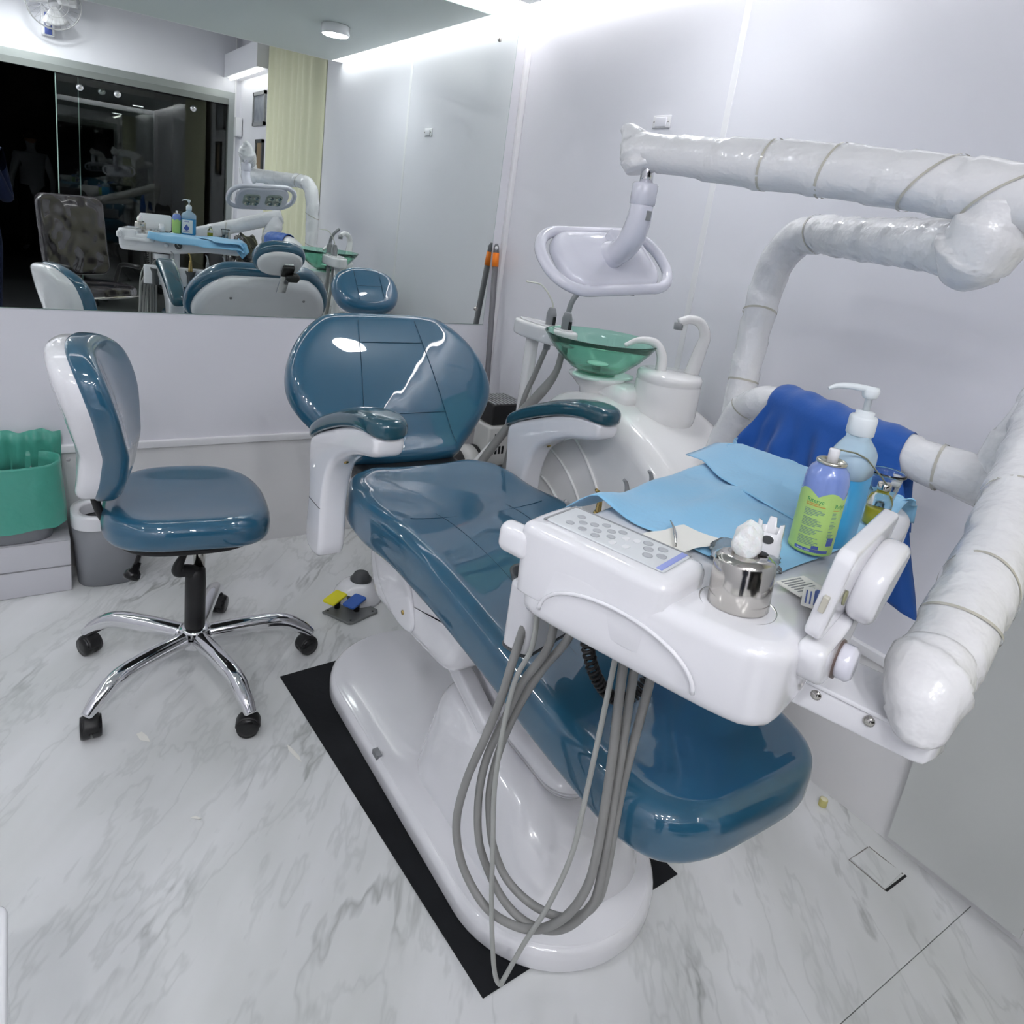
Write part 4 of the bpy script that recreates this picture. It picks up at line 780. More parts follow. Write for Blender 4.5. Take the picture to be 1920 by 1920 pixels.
for k in range(25):
    y = 0.064 - k * 0.0021
    if k in (5, 12, 18): continue
    L_ = 0.020 + 0.014 * random.random(); cl(-0.020, -0.020 + L_ * (0.6 if k in (4, 11, 17) else 1), y)
    if k < 20: cl(0.020, 0.020 + 0.011 * (0.5 + 0.5 * random.random()), y)
mesh('can_print', join(*lines), print_t, cb, smooth=False)
mesh('can_print', join(*[grid(8, 2, lambda u, v, x0=x0, x1=x1, y=y: canwrap(0.0316, V(x0 + (x1 - x0) * u, y + 0.0014 * v, 0), AV)) for x0, x1, y in ((-0.020, 0.008, 0.070), (-0.020, 0.000, 0.0725), (0.020, 0.031, 0.068))]), print_o, cb, smooth=False)
mesh('can_print', join(grid(14, 2, lambda u, v: canwrap(0.0315, V(-0.022 + 0.05 * u, 0.0045 + 0.0045 * v, 0), AV)), grid(6, 2, lambda u, v: canwrap(0.0315, V(0.002 + 0.010 * u, 0.0095 + 0.005 * v, 0), AV)), grid(6, 2, lambda u, v: canwrap(0.0315, V(0.022 + 0.012 * u, 0.016 + 0.012 * v, 0), AV))), print_b, cb, smooth=False)
label_text('www. .com', 0.0042, -0.018, 0.0052, print_w)
mesh('can_rim', lathe([(r_ * CK, z_ * CH) for r_, z_ in [(0.0195, 0.1265), (0.0215, 0.1275), (0.0215, 0.1305), (0.0195, 0.132), (0.0175, 0.131), (0.016, 0.128), (0.003, 0.1285)]], CC, 40), mat('tin', (0.62, 0.60, 0.52), 0.25, metal=0.9), sc_)
mesh('nozzle', lathe([(r_ * CK, z_ * CH) for r_, z_ in [(0.0078, 0.127), (0.0078, 0.146), (0.0068, 0.148), (0.0005, 0.1485)]], CC, 22), shell, sc_)
mesh('nozzle_tube', tube([CC + V(0.006, -0.003, 0.1385), CC + V(0.030, -0.012, 0.135), CC + V(0.047, -0.019, 0.128), CC + V(0.075, -0.030, 0.104), CC + V(0.085, -0.034, 0.094)], 0.0011, 8), mat('tube_olive', (0.20, 0.21, 0.14), 0.4), sc_)

# small vial with pale liquid, clear cup
VC = V(1.060, 0.503, TZ + 0.006)
vl = thing('vial', 'small glass vial of yellow liquid with metal cap behind the pump bottle', 'vial', tuple(VC))
vb = mesh('vial_glass', lathe([(0.015, 0), (0.0175, 0.002), (0.0175, 0.040), (0.014, 0.048), (0.0085, 0.052), (0.0085, 0.058)], VC, 28), glass, vl)
mesh('vial_liquid', lathe([(0.014, 0.002), (0.016, 0.004), (0.016, 0.026), (0.001, 0.026)], VC, 28), vial_m, vb)
mesh('vial_cap', lathe([(0.0095, 0.056), (0.0100, 0.058), (0.0100, 0.066), (0.008, 0.068), (0.0005, 0.0685)], VC, 24), steel, vl)
KC = V(1.145, 0.545, TZ + 0.006)
mesh('clear_cup', lathe([(0.001, 0.002), (0.018, 0.001), (0.022, 0.035), (0.025, 0.055), (0.029, 0.058), (0.029, 0.062), (0.026, 0.062), (0.0235, 0.055), (0.020, 0.035), (0.016, 0.004), (0.001, 0.005)], KC, 32), glass, label='clear plastic cup with rolled rim behind the pump bottle', cat='cup')
# steel cotton holder
sd = unit((0.05, 0.10, 1)); cupb = CW + V(0, 0, -0.001)
cu = thing('cotton_holder', 'shiny steel cup with white cotton sticking out, set in the tray corner', 'cotton holder', tuple(cupb))
mesh('steel_cup', lathe([(0.030, 0.0), (0.0335, 0.003), (0.0335, 0.052), (0.0318, 0.057), (0.026, 0.061), (0.012, 0.063), (0.010, 0.060)], cupb, 44, sd, cap=False), steel, cu)
mesh('cup_bottom', lathe([(0.030, 0.001), (0.027, 0.006), (0.001, 0.006)], cupb, 30, sd), steel, cu)
mesh('dark_hole', lathe([(0.010, 0.0628), (0.009, 0.0636), (0.001, 0.0636)], cupb + e2 * 0.010 + e1 * 0.012, 20, sd), black, cu)
cc0 = cupb + sd * 0.076 - e1 * 0.004
cv = []
bmc = bmesh.new(); bmesh.ops.create_icosphere(bmc, subdivisions=4, radius=1)
for v_ in bmc.verts:
    p = np.array(v_.co); k_ = 1 + 0.10 * math.sin(p[0] * 5 + 1) * math.sin(p[1] * 4) + 0.06 * math.sin(p[2] * 6 + p[0] * 5) + 0.012 * math.sin(p[1] * 21 + p[2] * 17)
    cv.append(cc0 + V(0.017, 0.015, 0.024) * p * k_)
cfc = [tuple(v_.index for v_ in f_.verts) for f_ in bmc.faces]; bmc.free()
mesh('cotton', (cv, cfc), cotton_m, cu)
# white toothed cap
WC = V(0.772, 0.486, TZ + 0.006)
wc = thing('plastic_cap', 'small white notched plastic cap on the blue bib', 'cap', tuple(WC))
a_ = np.linspace(0, 2 * np.pi, 48, endpoint=False)
tooth = lambda q: 0.040 + (0.012 if (math.sin(3 * q) > 0.55) else 0.0)
ro_ = [[WC + V(r_ * math.cos(q), r_ * math.sin(q), z_ if z_ is not None else tooth(q)) for q in a_] for r_, z_ in ((0.0175, 0), (0.0185, 0.002), (0.0175, 0.022), (0.0165, 0.026), (0.0165, None), (0.0145, None), (0.0145, 0.012), (0.001, 0.010))]
mesh('cap_shell', rings(ro_), shell, wc)
mesh('cap_window', xf(pillow(supere(0.007, 0.0055, 2), 0.002, 0.0008), frame(WC + unit(V(-WC[0], -WC[1], 0)) * 0.0160 + V(0, 0, 0.032), unit((WC[1], -WC[0], 0)), (0, 0, 1), unit(V(-WC[0], -WC[1], 0)))), darkgrey, wc)
# clear plastic wrap
bmc = bmesh.new(); bmesh.ops.create_icosphere(bmc, subdivisions=4, radius=1); cv = []
for v_ in bmc.verts:
    p = np.array(v_.co); k_ = 1 + 0.12 * math.sin(p[0] * 7) * math.sin(p[1] * 6 + 1) + 0.06 * math.sin(p[1] * 15 + p[0] * 12)
    q = TR(0.185, 0.215, TZ + 0.007) + V(0.045, 0.042, 0.018) * p * k_; q[2] = max(q[2], TZ + 0.0065); cv.append(q)
cfc = [tuple(v_.index for v_ in f_.verts) for f_ in bmc.faces]; bmc.free()
mesh('clear_wrap', (cv, cfc), film, label='crumpled clear plastic wrap beside the notched cap', cat='plastic wrap')
# sterile pouch with a probe
pq = thing('sterile_pouch', 'flat clear sterile pouch with a thin metal probe near the control panel', 'pouch', tuple(TR(0.17, 0.13, TZ + 0.006)))
mesh('pouch_film', grid(10, 6, lambda u, v: TR(0.122 + 0.085 * u, 0.100 + 0.060 * v + 0.02 * u, TZ + 0.0095 + 0.0012 * math.sin(u * 9 + v * 5))), paper, pq)
mesh('probe', tube([TR(0.125, 0.150, TZ + 0.013), TR(0.150, 0.135, TZ + 0.016), TR(0.175, 0.120, TZ + 0.014), TR(0.195, 0.105, TZ + 0.013)], [0.0012, 0.0022, 0.0018, 0.0008], 8, per=4), steel, pq)
# printed packets
def packet(a, b, rot, w_, h_, z, lab, blue):
    o_ = TR(a, b, TZ + z); c_, s_ = math.cos(rot), math.sin(rot); u_ = e1 * c_ + e2 * s_; v_ = -e1 * s_ + e2 * c_
    t = thing('sachet', lab, 'sachet', tuple(o_), 'printed sachets by the steel cup')
    F = frame(o_, u_, v_, (0, 0, 1))
    s0 = mesh('sachet_paper', xf(slab(rrect(w_, h_, 0.002), 0.0025, 0.0008), F), paper, t, smooth=False)
    mesh('sachet_print', join(*[xf(box(x0, x1, y0, y1, 0.0025, 0.0029), F) for x0, x1, y0, y1 in (((-w_ * .45, w_ * .45, -h_ * .1, h_ * .45),) if blue else ()) + tuple((-w_ * .4, w_ * .4 * random.uniform(.3, 1), -h_ * .4 + k * h_ * .13, -h_ * .4 + k * h_ * .13 + h_ * .05) for k in range(3 if blue else 6))]), print_b if blue else greyp, s0, smooth=False)
    if blue: mesh('sachet_lettering', join(*[xf(box(x0, x0 + w_ * .1, -h_ * .02, h_ * .36, 0.0029, 0.0031), F) for x0 in (-w_ * .35, -w_ * .1, w_ * .15)]), print_w, s0, smooth=False)
packet(0.175, 0.292, 0.35, 0.050, 0.036, 0.005, 'white printed sachet with grey text behind the steel cup', False)
packet(0.150, 0.318, -0.25, 0.052, 0.034, 0.008, 'white sachet with blue printed block beside the viewer panel', True)

# ------------------------------------------------------------------ blue cloth over the rear arm
armP = catmull([V(1.460, 1.03, 1.105), V(1.44, 0.95, 1.125), V(1.415, 0.83, 1.124), V(1.41, 0.70, 1.117), V(1.425, 0.58, 1.108)], 12)
def clothf(u, v):
    # v: 0 camera-side hem .. 1 far-side hem
    L1, R_, L2 = 0.27, 0.0425, 0.16; arc = math.pi * R_; s = v * (L1 + arc + L2)
    k = 0.24 + 0.62 * u; i = k * (len(armP) - 1); i0 = min(int(i), len(armP) - 2); c = armP[i0] + (armP[i0 + 1] - armP[i0]) * (i - i0)
    T = unit(armP[i0 + 1] - armP[i0]); side = unit(np.cross(T, V(0, 0, 1)));
    if side[0] > 0: side = -side          # towards the camera side (-x)
    fold = 0.008 * math.sin(u * 21 + 1.2 + 3 * v) + 0.005 * math.sin(u * 47 + 5 * v) + 0.003 * math.sin(u * 31 - v * 23)
    if s < L1:
        h = (L1 - s); h2 = h * (0.62 + 0.42 * u)
        spread = (u - 0.45) * h * 0.75
        return c + side * (R_ + fold * min(1, h * 9) + 0.04 * h) + V(0, 0, -h2) + T * spread
    if s < L1 + arc:
        a = (s - L1) / R_
        return c + side * (R_ * math.cos(a) * 1.03) + V(0, 0, R_ * math.sin(a) * 1.03 + 0.002 + 0.002 * math.sin(u * 30))
    h = s - L1 - arc
    return c - side * (R_ + fold * min(1, h * 9)) + V(0, 0, -h) + T * (u - 0.5) * h * 0.4
solidify(mesh('blue_cloth', grid(60, 60, clothf), cloth_m, label='royal blue cloth draped over the wrapped rear arm', cat='cloth'), 0.002, 1)

# ------------------------------------------------------------------ foot control
fc = thing('foot_control', 'foot control with yellow and blue pedals and white dome on the floor', 'foot pedal', (0.97, 2.16, 0))
fb = mesh('pedal_plate', slab([(0.861, 2.185), (0.872, 2.165), (0.918, 2.082), (0.936, 2.076), (1.044, 2.112), (1.050, 2.128), (1.0, 2.23), (0.985, 2.235)], 0.010, 0.003), plategrey, fc, smooth=False)
for x, y in ((0.880, 2.180), (0.932, 2.092), (1.028, 2.120)): mesh('plate_screw', lathe([(0.004, 0), (0.004, 0.001), (0.0005, 0.0015)], (x, y, 0.0105), 10), black, fb)
pf1 = unit((0.86, 0.50, 0)); pf2 = V(-pf1[1], pf1[0], 0)
for o_, m_ in ((V(0.905, 2.182, 0.052), yellow), (V(0.962, 2.138, 0.050), bluep)):
    mesh('pedal', xf(pillow(rrect(0.080, 0.052, 0.008), 0.009, 0.003), frame(o_, unit(pf1 + V(0, 0, 0.10)), pf2, unit(V(0, 0, 1) - pf1 * 0.10))), m_, fc)
    mesh('pedal_post', tube([o_ + pf1 * 0.015 + V(0, 0, -0.044), o_ + pf1 * 0.015], 0.011, 10), black, fc)
mesh('pedal_spring_box', rbox(0.955, 1.01, 2.165, 2.205, 0.010, 0.045, 0.006), black, fc)
dm = mesh('dome', lathe([(0.092, 0.0), (0.092, 0.015), (0.085, 0.036), (0.062, 0.060), (0.035, 0.072), (0.002, 0.074)], (1.020, 2.245, 0), 44), shell, fc)
mesh('dome_button', lathe([(0.040, 0.068), (0.040, 0.078), (0.032, 0.086), (0.027, 0.098), (0.002, 0.100)], (1.030, 2.250, 0), 32), darkgrey, dm)

# ------------------------------------------------------------------ bins and boxes at the back wall
bn1 = thing('waste_bin', 'grey oval waste bin with white rim behind the stool', 'waste bin', (0.205, 2.70, 0))
def oval(sx, sy, z): return [V(0.234 + x, 2.705 + y, z) for x, y in supere(sx, sy, 2.8, 48)]
mesh('bin_body', rings([oval(0.095, 0.078, 0.0), oval(0.100, 0.083, 0.003), oval(0.116, 0.096, 0.235), oval(0.112, 0.092, 0.236), oval(0.094, 0.077, 0.012)], cap1=True), bin_m, bn1)
mesh('bin_rim', rings([oval(0.118, 0.098, 0.225), oval(0.119, 0.099, 0.268), oval(0.116, 0.096, 0.274), oval(0.090, 0.072, 0.272), oval(0.088, 0.070, 0.262), oval(0.092, 0.074, 0.225)], cap0=False, cap1=False), shell, bn1)
for z0, lab in ((0.0, 'lower white carton under the green-lined bin'), (0.098, 'upper white carton carrying the green-lined bin')):
    t = thing('carton', lab, 'box', (-0.10, 2.72, z0), 'white cartons under the bin')
    mesh('carton_body', rbox(-0.34, 0.112, 2.632, 2.805, z0 + 0.001, z0 + 0.0965, 0.003), mat('carton_white', (0.62, 0.62, 0.66), 0.5), t)
    mesh('carton_lid_line', box(-0.34, 0.1125, 2.6313, 2.6325, z0 + 0.0962, z0 + 0.0968), greyp, t, smooth=False)
gb = thing('lined_bin', 'grey bin lined with a green plastic bag on the white cartons', 'waste bin', (-0.06, 2.71, 0.196))
def ov2(sx, sy, z, wob=0.0, ph=0): return [V(-0.06 + x * (1 + wob * math.sin(i * 0.9 + ph)), 2.715 + y * (1 + wob * math.sin(i * 1.3 + ph)), z + wob * 0.12 * math.sin(i * 0.8 + ph)) for i, (x, y) in enumerate(supere(sx, sy, 2.8, 60))]
mesh('bin_body', rings([ov2(0.118, 0.072, 0.197), ov2(0.124, 0.076, 0.20), ov2(0.150, 0.089, 0.465), ov2(0.145, 0.085, 0.465), ov2(0.12, 0.072, 0.205)]), bin_m, gb)
mesh('bag_liner', rings([ov2(0.165, 0.093, 0.245, 0.03), ov2(0.163, 0.093, 0.30, 0.03, 1), ov2(0.158, 0.093, 0.38, 0.012, 2), ov2(0.154, 0.092, 0.462, 0.004), ov2(0.153, 0.092, 0.472, 0.006), ov2(0.142, 0.084, 0.469, 0.006), ov2(0.140, 0.082, 0.44, 0.02), ov2(0.136, 0.080, 0.30, 0.03)], cap0=False, cap1=False), bag_m, gb)
def bagb(u, v): return V(-0.20 + 0.30 * u, 2.792 + 0.006 * math.sin(u * 40), 0.40 + (0.145 + 0.006 * math.sin(u * 18)) * v)
solidify(mesh('bag_back_edge', grid(40, 4, bagb), bag_m, gb), 0.001)

# ------------------------------------------------------------------ machine behind the chair
cm = thing('compressor', 'white and black compressor machine behind the chair in the corner', 'machine', (1.66, 2.45, 0))
mesh('frame_base', rbox(1.40, 1.84, 2.26, 2.56, 0.0, 0.30, 0.02), darkgrey, cm)
mesh('motor', lathe([(0.075, -0.13), (0.085, -0.12), (0.085, 0.10), (0.07, 0.12)], (1.50, 2.44, 0.42), 28, (1, 0.1, 0)), black, cm)
mb = mesh('motor_band', lathe([(0.088, -0.03), (0.088, 0.045)], (1.53, 2.44, 0.42), 28, (1, 0.1, 0)), compw, cm)
for x0, y0, z0 in ((1.60, 2.36, 0.30), (1.70, 2.40, 0.30)):
    hd_ = mesh('cylinder_head', rbox(x0, x0 + 0.105, y0, y0 + 0.12, z0, z0 + 0.31, 0.010), compw, cm)
    mesh('top_slot', box(x0 + 0.03, x0 + 0.08, y0 - 0.001, y0 + 0.001, z0 + 0.268, z0 + 0.280), black, hd_, smooth=False)
    for k in range(4): mesh('vent_slot', box(x0 + 0.022 + 0.017 * k, x0 + 0.032 + 0.017 * k, y0 - 0.001, y0 + 0.001, z0 + 0.19, z0 + 0.225), black, hd_, smooth=False)
    mesh('side_slot', box(x0 + 0.035, x0 + 0.042, y0 - 0.001, y0 + 0.001, z0 + 0.10, z0 + 0.145), black, hd_, smooth=False)
tbx = mesh('filter_box', rbox(1.62, 1.79, 2.38, 2.56, 0.612, 0.70, 0.006), black, cm)
for k in range(9):
    for j in range(2): mesh('grille_bar', box(1.628 + 0.018 * k, 1.638 + 0.018 * k, 2.388 + 0.085 * j, 2.465 + 0.085 * j, 0.6995, 0.7035), greyp, tbx, smooth=False)
pl = mesh('hose_fitting', lathe([(0.010, 0), (0.010, 0.02), (0.007, 0.022)], (1.755, 2.378, 0.660), 14, (0.2, -1, -0.1)), steel, tbx)
mesh('air_line', tube([V(1.757, 2.362, 0.658), V(1.765, 2.33, 0.652), V(1.785, 2.30, 0.635), V(1.80, 2.30, 0.50), V(1.80, 2.32, 0.32)], 0.007, 10, per=6), mat('line_navy', (0.01, 0.012, 0.05), 0.4), cm)
mesh('black_tank', rbox(1.58, 1.70, 2.28, 2.38, 0.30, 0.44, 0.012), black, cm)

# ------------------------------------------------------------------ pole in the corner
pt, pbm = V(1.797, 2.788, 1.335), V(1.782, 2.63, 0.02); dd = unit(pt - pbm)
po_ = thing('broom', 'dark grey broom handle with orange band leaning in the corner', 'broom', tuple(pbm))
mesh('handle', tube([pbm, pt - dd * 0.10], [0.012, 0.0135], 16), polegrey, po_)
mesh('orange_band', tube([pt - dd * 0.102, pt - dd * 0.04], 0.0148, 18), orange, po_)
mesh('grip_end', tube([pt - dd * 0.042, pt - dd * 0.015, pt], [0.0135, 0.012, 0.006], 16, per=3), polegrey, po_)
mesh('hang_eye', lathe([(0.008, 0), (0.008, 0.003), (0.002, 0.003)], pt - dd * 0.018 + V(-0.006, -0.010, 0), 14, (-0.5, -0.85, 0)), shell, po_)
mesh('broom_head', rbox(1.70, 1.845, 2.59, 2.665, 0.001, 0.05, 0.012), polegrey, po_)

# ------------------------------------------------------------------ floor litter
def scrap(pts, lab):
    v = [V(x, y, 0.0006 + 0.002 * random.random()) for x, y in pts]
    solidify(mesh('paper_scrap', (v, [tuple(range(len(v)))]), paper, smooth=False, label=lab, cat='paper scrap', group='paper scraps on the floor'), 0.0004, 1)
scrap([(0.212, 1.795), (0.226, 1.800), (0.236, 1.775), (0.240, 1.752), (0.218, 1.768)], 'folded white paper scrap on the floor between the front stool casters')
scrap([(0.556, 1.595), (0.562, 1.585), (0.572, 1.545), (0.571, 1.520), (0.562, 1.540), (0.553, 1.575)], 'narrow white paper scrap on the floor beside the black mat edge')
scrap([(0.285, 1.456), (0.296, 1.455), (0.308, 1.443), (0.300, 1.443)], 'tiny white paper sliver on the open floor in front of the stool')
yc = thing('bottle_cap', 'small yellow cylindrical cap lying on the floor by the side wall', 'cap', (1.800, 0.775, 0))
mesh('cap_body', lathe([(0.010, 0), (0.0112, 0.001), (0.0112, 0.021), (0.0105, 0.0225), (0.001, 0.0225)], (1.800, 0.775, 0), 24), yellowcap, yc)
mesh('cap_top', lathe([(0.0098, 0.0224), (0.009, 0.0232), (0.001, 0.0232)], (1.800, 0.775, 0), 24), mat('cap_pale', (0.78, 0.75, 0.52), 0.5), yc)

# white cabinet at the near left edge
cb_ = thing('cabinet', 'white cabinet just showing at the lower left edge', 'cabinet', (-0.55, 0.75, 0))
mesh('cabinet_body', rbox(-1.05, -0.052, 0.30, 0.95, 0.02, 0.44, 0.02, 0.006), shell, cb_)
mesh('cabinet_top', rbox(-1.06, -0.047, 0.29, 0.958, 0.44, 0.46, 0.02, 0.006), shell, cb_)
mesh('plinth', box(-1.03, -0.08, 0.33, 0.92, 0, 0.02), darkgrey, cb_, smooth=False)

# ------------------------------------------------------------------ seen in the mirror: office chair, fan, frames, box, people
OC = V(0.50, -1.02, 0); od = unit((0.55, 0.83, 0)); os_ = V(od[1], -od[0], 0)
oc = thing('office_chair', 'black office chair still in its clear plastic cover, reflected in the mirror', 'office chair', tuple(OC))
for k in range(5):
    a = 2 * math.pi * k / 5 + 0.3; d = V(math.cos(a), math.sin(a), 0)
    lg = mesh('leg', tube([OC + V(0, 0, 0.10), OC + d * 0.15 + V(0, 0, 0.085), OC + d * 0.30 + V(0, 0, 0.062)], [0.025, 0.022, 0.016], 10), black, oc)
    mesh('caster', lathe([(0.02, -0.02), (0.027, -0.012), (0.027, 0.012), (0.02, 0.02)], OC + d * 0.30 + V(0, 0, 0.0275), 16, (-d[1], d[0], 0)), black, lg)
mesh('gas_column', lathe([(0.028, 0.09), (0.028, 0.30), (0.018, 0.31), (0.018, 0.44)], OC, 18), black, oc)
mesh('seat', pillow(supere(0.25, 0.25, 3.2), 0.09, 0.04, rb=0.03, fn=lambda p: OC + os_ * p[0] + od * (p[1] + 0.04) + V(0, 0, 0.435 + p[2])), plasticwrap, oc)
mesh('seat_rail', tube([OC + os_ * -0.24 + od * 0.29 + V(0, 0, 0.455), OC + os_ * 0.24 + od * 0.29 + V(0, 0, 0.455)], 0.006, 8), steel, oc)
mesh('backrest', pillow(resample(rrect(0.56, 0.62, 0.07, 8), 72), 0.075, 0.03, rb=0.03, bulge=0.012, fn=lambda p: OC + os_ * p[0] + V(0, 0, 0.87 + p[1]) + od * (-0.27 + p[2] - 0.14 * p[1] + 0.25 * p[0] ** 2)), plasticwrap, oc)
mesh('back_bar', tube([OC + od * -0.05 + V(0, 0, 0.43), OC + od * -0.25 + V(0, 0, 0.44), OC + od * -0.27 + V(0, 0, 0.65)], 0.022, 10), black, oc)
for s in (-1, 1): mesh('armrest', tube([OC + os_ * s * 0.26 + od * -0.1 + V(0, 0, 0.45), OC + os_ * s * 0.31 + od * -0.1 + V(0, 0, 0.60), OC + os_ * s * 0.31 + od * -0.05 + V(0, 0, 0.66), OC + os_ * s * 0.31 + od * 0.15 + V(0, 0, 0.665)], 0.018, 10, per=4), black, oc)

FP = V(0.29, YF, 2.60); fd = unit((0.15, 0.95, -0.25)); fu = unit(np.cross(V(0, 0, 1), fd)); fv = np.cross(fd, fu); fcn = FP + V(0.03, 0.20, 0.05)
fn_ = thing('wall_fan', 'white wall fan above the glass door, reflected in the mirror', 'fan', tuple(FP))
wp = mesh('wall_bracket', xf(rbox(-0.05, 0.05, -0.16, 0.14, 0, 0.05, 0.015), frame(FP + V(0.0, 0.0, -0.03), (1, 0, 0), (0, 0, 1), (0, 1, 0))), shell, fn_)
mesh('control_label', xf(rbox(-0.026, 0.026, -0.15, 0.02, 0.050, 0.053, 0.004), frame(FP + V(0.0, 0.0, -0.03), (1, 0, 0), (0, 0, 1), (0, 1, 0))), print_b, wp)
mesh('speed_knob', lathe([(0.022, 0), (0.018, 0.018), (0.002, 0.02)], FP + V(0, 0.052, -0.10), 20, (0, 1, 0)), shell, wp)
mesh('motor', lathe([(0.03, -0.14), (0.065, -0.11), (0.07, -0.03), (0.04, 0.0)], fcn, 28, fd), shell, fn_)
mesh('fan_arm', tube([FP + V(0, 0.04, 0.02), FP + V(0.01, 0.09, 0.03), fcn - fd * 0.10], 0.02, 12), shell, fn_)
for k in range(3):
    a0 = k * 2.094 + 0.4
    solidify(mesh('blade', grid(8, 6, lambda u, v: fcn + fd * (0.035 + 0.03 * (v - 0.5)) + (0.03 + 0.14 * u) * (math.cos(a0 + (v - 0.5) * 1.3) * fu + math.sin(a0 + (v - 0.5) * 1.3) * fv)), shell, fn_), 0.003)
wires = []
for rr_, dz in ((0.20, 0.03), (0.195, 0.05), (0.195, 0.008), (0.10, 0.078), (0.05, 0.085)):
    wires.append(tube([fcn + fd * dz + rr_ * (math.cos(q) * fu + math.sin(q) * fv) for q in np.linspace(0, 2 * np.pi, 41)], 0.0022 if rr_ < 0.199 else 0.005, 6, cap=False))
for k in range(30):
    q = 2 * math.pi * k / 30; rd = math.cos(q) * fu + math.sin(q) * fv
    wires.append(tube([fcn + fd * 0.085 + rd * 0.04, fcn + fd * 0.076 + rd * 0.12, fcn + fd * 0.03 + rd * 0.20, fcn - fd * 0.03 + rd * 0.12, fcn - fd * 0.04 + rd * 0.05], 0.0012, 5))
mesh('guard', join(*wires), mat('guard_wire', (0.62, 0.62, 0.63), 0.3, metal=0.5), fn_)
for y0, y1, z0, z1, m_, lab in ((-1.60, -1.21, 1.957, 2.242, picture_m, 'upper framed grey picture on the wall past the curtain'), (-1.47, -1.236, 1.50, 1.84, picture_b, 'lower brown framed picture on the wall past the curtain')):
    t = thing('picture_frame', lab, 'picture', (XW, (y0 + y1) / 2, z0), 'framed pictures past the curtain')
    fr = mesh('frame', join(box(XW - 0.02, XW, y0, y1, z0, z0 + 0.03), box(XW - 0.02, XW, y0, y1, z1 - 0.03, z1), box(XW - 0.02, XW, y0, y0 + 0.03, z0, z1), box(XW - 0.02, XW, y1 - 0.03, y1, z0, z1)), greyp if m_ is picture_m else darkgrey, t, smooth=False)
    mesh('print', box(XW - 0.010, XW - 0.004, y0 + 0.03, y1 - 0.03, z0 + 0.03, z1 - 0.03), m_, t, smooth=False)
sf = thing('cove_shelf', 'lilac boxed shelf with hidden lighting on the wall past the curtain', 'shelf', (XW, -1.5, 2.36))
mesh('shelf_box', box(XW - 0.16, XW, YF + 0.015, -0.96, 2.38, 2.58), wall_m, sf, smooth=False)
mesh('light_strip', box(XW - 0.12, XW - 0.10, YF + 0.05, -1.0, 2.362, 2.38), mat('shelf_led', (1, 1, 1), 0.5, emit=(1, 0.97, 0.93), estr=5.0), sf, smooth=False)
jb = thing('junction_box', 'white box mounted at the end of the door wall, reflected in the mirror', 'box', (1.83, YF + 0.03, 1.87))
mesh('box_body', rbox(1.795, 1.853, YF + 0.013, YF + 0.11, 1.87, 2.045, 0.008), shell, jb)
mesh('box_lid', rbox(1.800, 1.848, YF + 0.11, YF + 0.118, 1.875, 2.040, 0.006), shell, jb)
# black sack by the curtain
bmc = bmesh.new(); bmesh.ops.create_icosphere(bmc, subdivisions=5, radius=1); cv = []
for v_ in bmc.verts:
    p = np.array(v_.co); k_ = 1 + 0.07 * math.sin(p[0] * 7 + 2) * math.sin(p[1] * 6) + 0.05 * math.sin(p[2] * 11 + p[0] * 9) + 0.03 * math.sin(p[1] * 19 + p[2] * 13)
    q = V(1.46, -0.20, 0.52) + V(0.17, 0.17, 0.54) * p * k_; q[2] = max(q[2], 0.0); cv.append(q)
cfc = [tuple(v_.index for v_ in f_.verts) for f_ in bmc.faces]; bmc.free()
mesh('black_sack', (cv, cfc), mat('sack_plastic', (0.010, 0.010, 0.011), 0.18, coat=0.6, bump=(12, 0.8, 0.03, 3)), label='tall black plastic sack standing near the curtain, reflected behind the tray', cat='sack')

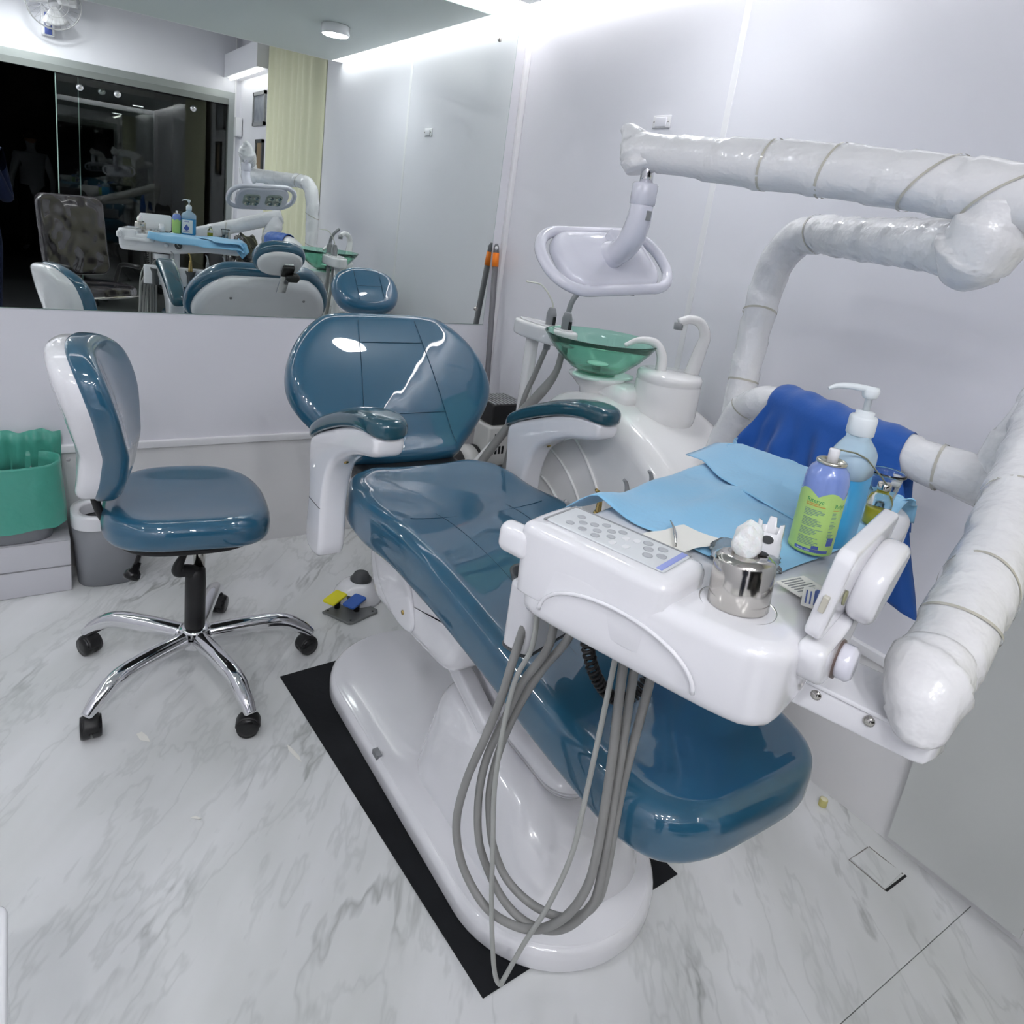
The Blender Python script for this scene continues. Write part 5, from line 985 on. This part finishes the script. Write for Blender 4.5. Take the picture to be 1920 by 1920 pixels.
def skinned(name, J, E, m_, parent, root=0, sub=2):
    me = bpy.data.meshes.new(name); me.from_pydata([tuple(p[:3]) for p in J], E, []); o = bpy.data.objects.new(name, me)
    me.materials.append(m_); WM[o.name] = Matrix.Identity(4); link(o, parent)
    s = o.modifiers.new('skin', 'SKIN'); s.use_smooth_shade = True
    for i, p in enumerate(J):
        sv = me.skin_vertices[0].data[i]; r_ = p[3]; sv.radius = (r_[0], r_[1]) if isinstance(r_, tuple) else (r_, r_); sv.use_root = (i == root)
    u = o.modifiers.new('sub', 'SUBSURF'); u.levels = sub; u.render_levels = sub
    return o
def person(base, yaw, label, shirt, hands_up):
    B = V(*base); c_, s_ = math.cos(yaw), math.sin(yaw)
    def W(x, y, z, r_): return (B[0] + x * c_ - y * s_, B[1] + x * s_ + y * c_, B[2] + z, r_)   # +y is facing
    t = thing('person', label, 'person', tuple(B))
    if hands_up: el, wr = (0.24, 0.02, 1.12), (0.10, 0.26, 1.36)
    else: el, wr = (0.27, -0.02, 1.10), (0.28, 0.05, 0.86)
    J = [W(0, 0, 0.98, 0.13), W(0, 0, 1.18, 0.125), W(0, -0.01, 1.38, 0.14), W(0, -0.01, 1.46, 0.08), W(0, 0.0, 1.52, 0.055), W(0, 0.01, 1.62, 0.075), W(0, 0.015, 1.70, 0.085)]
    Ed = [(0, 1), (1, 2), (2, 3), (3, 4), (4, 5), (5, 6)]
    for sx in (-1, 1):
        n0 = len(J); ex, ey, ez = el; wx, wy, wz = wr
        J += [W(sx * 0.18, -0.01, 1.42, 0.065), W(sx * ex, ey, ez, 0.045), W(sx * wx, wy, wz, 0.030), W(sx * (wx - 0.015), wy + 0.05, wz + (0.05 if hands_up else -0.06), 0.030)]
        Ed += [(2, n0), (n0, n0 + 1), (n0 + 1, n0 + 2), (n0 + 2, n0 + 3)]
        n1 = len(J)
        J += [W(sx * 0.09, 0, 0.90, 0.095), W(sx * 0.10, 0.02, 0.50, 0.062), W(sx * 0.10, 0.0, 0.09, 0.042), W(sx * 0.105, 0.14, 0.035, 0.032)]
        Ed += [(0, n1), (n1, n1 + 1), (n1 + 1, n1 + 2), (n1 + 2, n1 + 3)]
    skinned('body', J, Ed, shirt, t)
    hd_ = lathe([(0.02, 1.585), (0.062, 1.60), (0.078, 1.65), (0.082, 1.70), (0.072, 1.76), (0.04, 1.795), (0.002, 1.80)], (0, 0.015, 0), 28, sy=1.15)
    WX = lambda p: V(*W(p[0], p[1], p[2], 0)[:3])
    h_ = mesh('head', xf(hd_, WX), skin_m, t)
    mesh('hair', xf(lathe([(0.086, 1.665), (0.090, 1.71), (0.079, 1.77), (0.045, 1.806), (0.002, 1.812)], (0, -0.008, 0), 28, sy=1.12), WX), hair_m, h_)
    mesh('nose', xf(lathe([(0.012, 0), (0.010, 0.02), (0.002, 0.03)], (0, 0.10, 1.675), 10, (0, 1, -0.3)), WX), skin_m, h_)
    for sx in (-1, 1):
        mesh('eye', xf(lathe([(0.009, 0), (0.006, 0.004), (0.001, 0.005)], (sx * 0.03, 0.098, 1.70), 10, (0, 1, 0)), WX), black, h_)
        mesh('ear', xf(lathe([(0.018, -0.006), (0.02, 0.004), (0.01, 0.008)], (sx * 0.084, 0.01, 1.69), 12, (sx, 0, 0)), WX), skin_m, h_)
        tr = [W(sx * 0.085, 0, 0.99, 0.10), W(sx * 0.10, 0.0, 0.80, 0.10), W(sx * 0.10, 0.02, 0.50, 0.078), W(sx * 0.10, 0.0, 0.10, 0.062)]
        mesh('trouser_leg', tube([V(*q[:3]) for q in tr], [q[3] for q in tr], 18, per=5), trouser if not hands_up else navy, t)
        ex, ey, ez = wr; hx = V(*W(sx * ex, ey, ez, 0)[:3])
        fw = unit(V(-sx * 0.3 * c_ - 0.5 * s_, -sx * 0.3 * s_ + 0.5 * c_, 0.8 if hands_up else -1.4))
        sdv = unit(np.cross(fw, V(0.1, 0.2, 1))); hnd = thing_part = mesh('hand', tube([hx - fw * 0.02, hx + fw * 0.03, hx + fw * 0.075], [0.026, 0.034, 0.030], 12, per=3), skin_m, t)
        for k in range(4):
            o_ = hx + fw * 0.075 + sdv * (k - 1.5) * 0.017; ln = (0.055, 0.066, 0.062, 0.048)[k]; cr = np.cross(sdv, fw)
            mesh('finger', tube([o_ - fw * 0.01, o_ + fw * ln * 0.5, o_ + fw * ln * 0.85 + cr * 0.02], [0.009, 0.008, 0.0065], 8, per=3), skin_m, hnd)
        mesh('thumb', tube([hx + fw * 0.02 + sdv * 0.025, hx + fw * 0.05 + sdv * 0.05, hx + fw * 0.085 + sdv * 0.052], [0.011, 0.0095, 0.008], 8, per=3), skin_m, hnd)
person((-0.275, -0.42, 0.0), -0.25, 'person in dark navy clothes standing with raised hands at the left edge of the mirror', navy, True)
person((0.235, -7.9, 0.004), 2.9, 'person in a grey t-shirt seen from behind in the dark corridor', greytee, False)
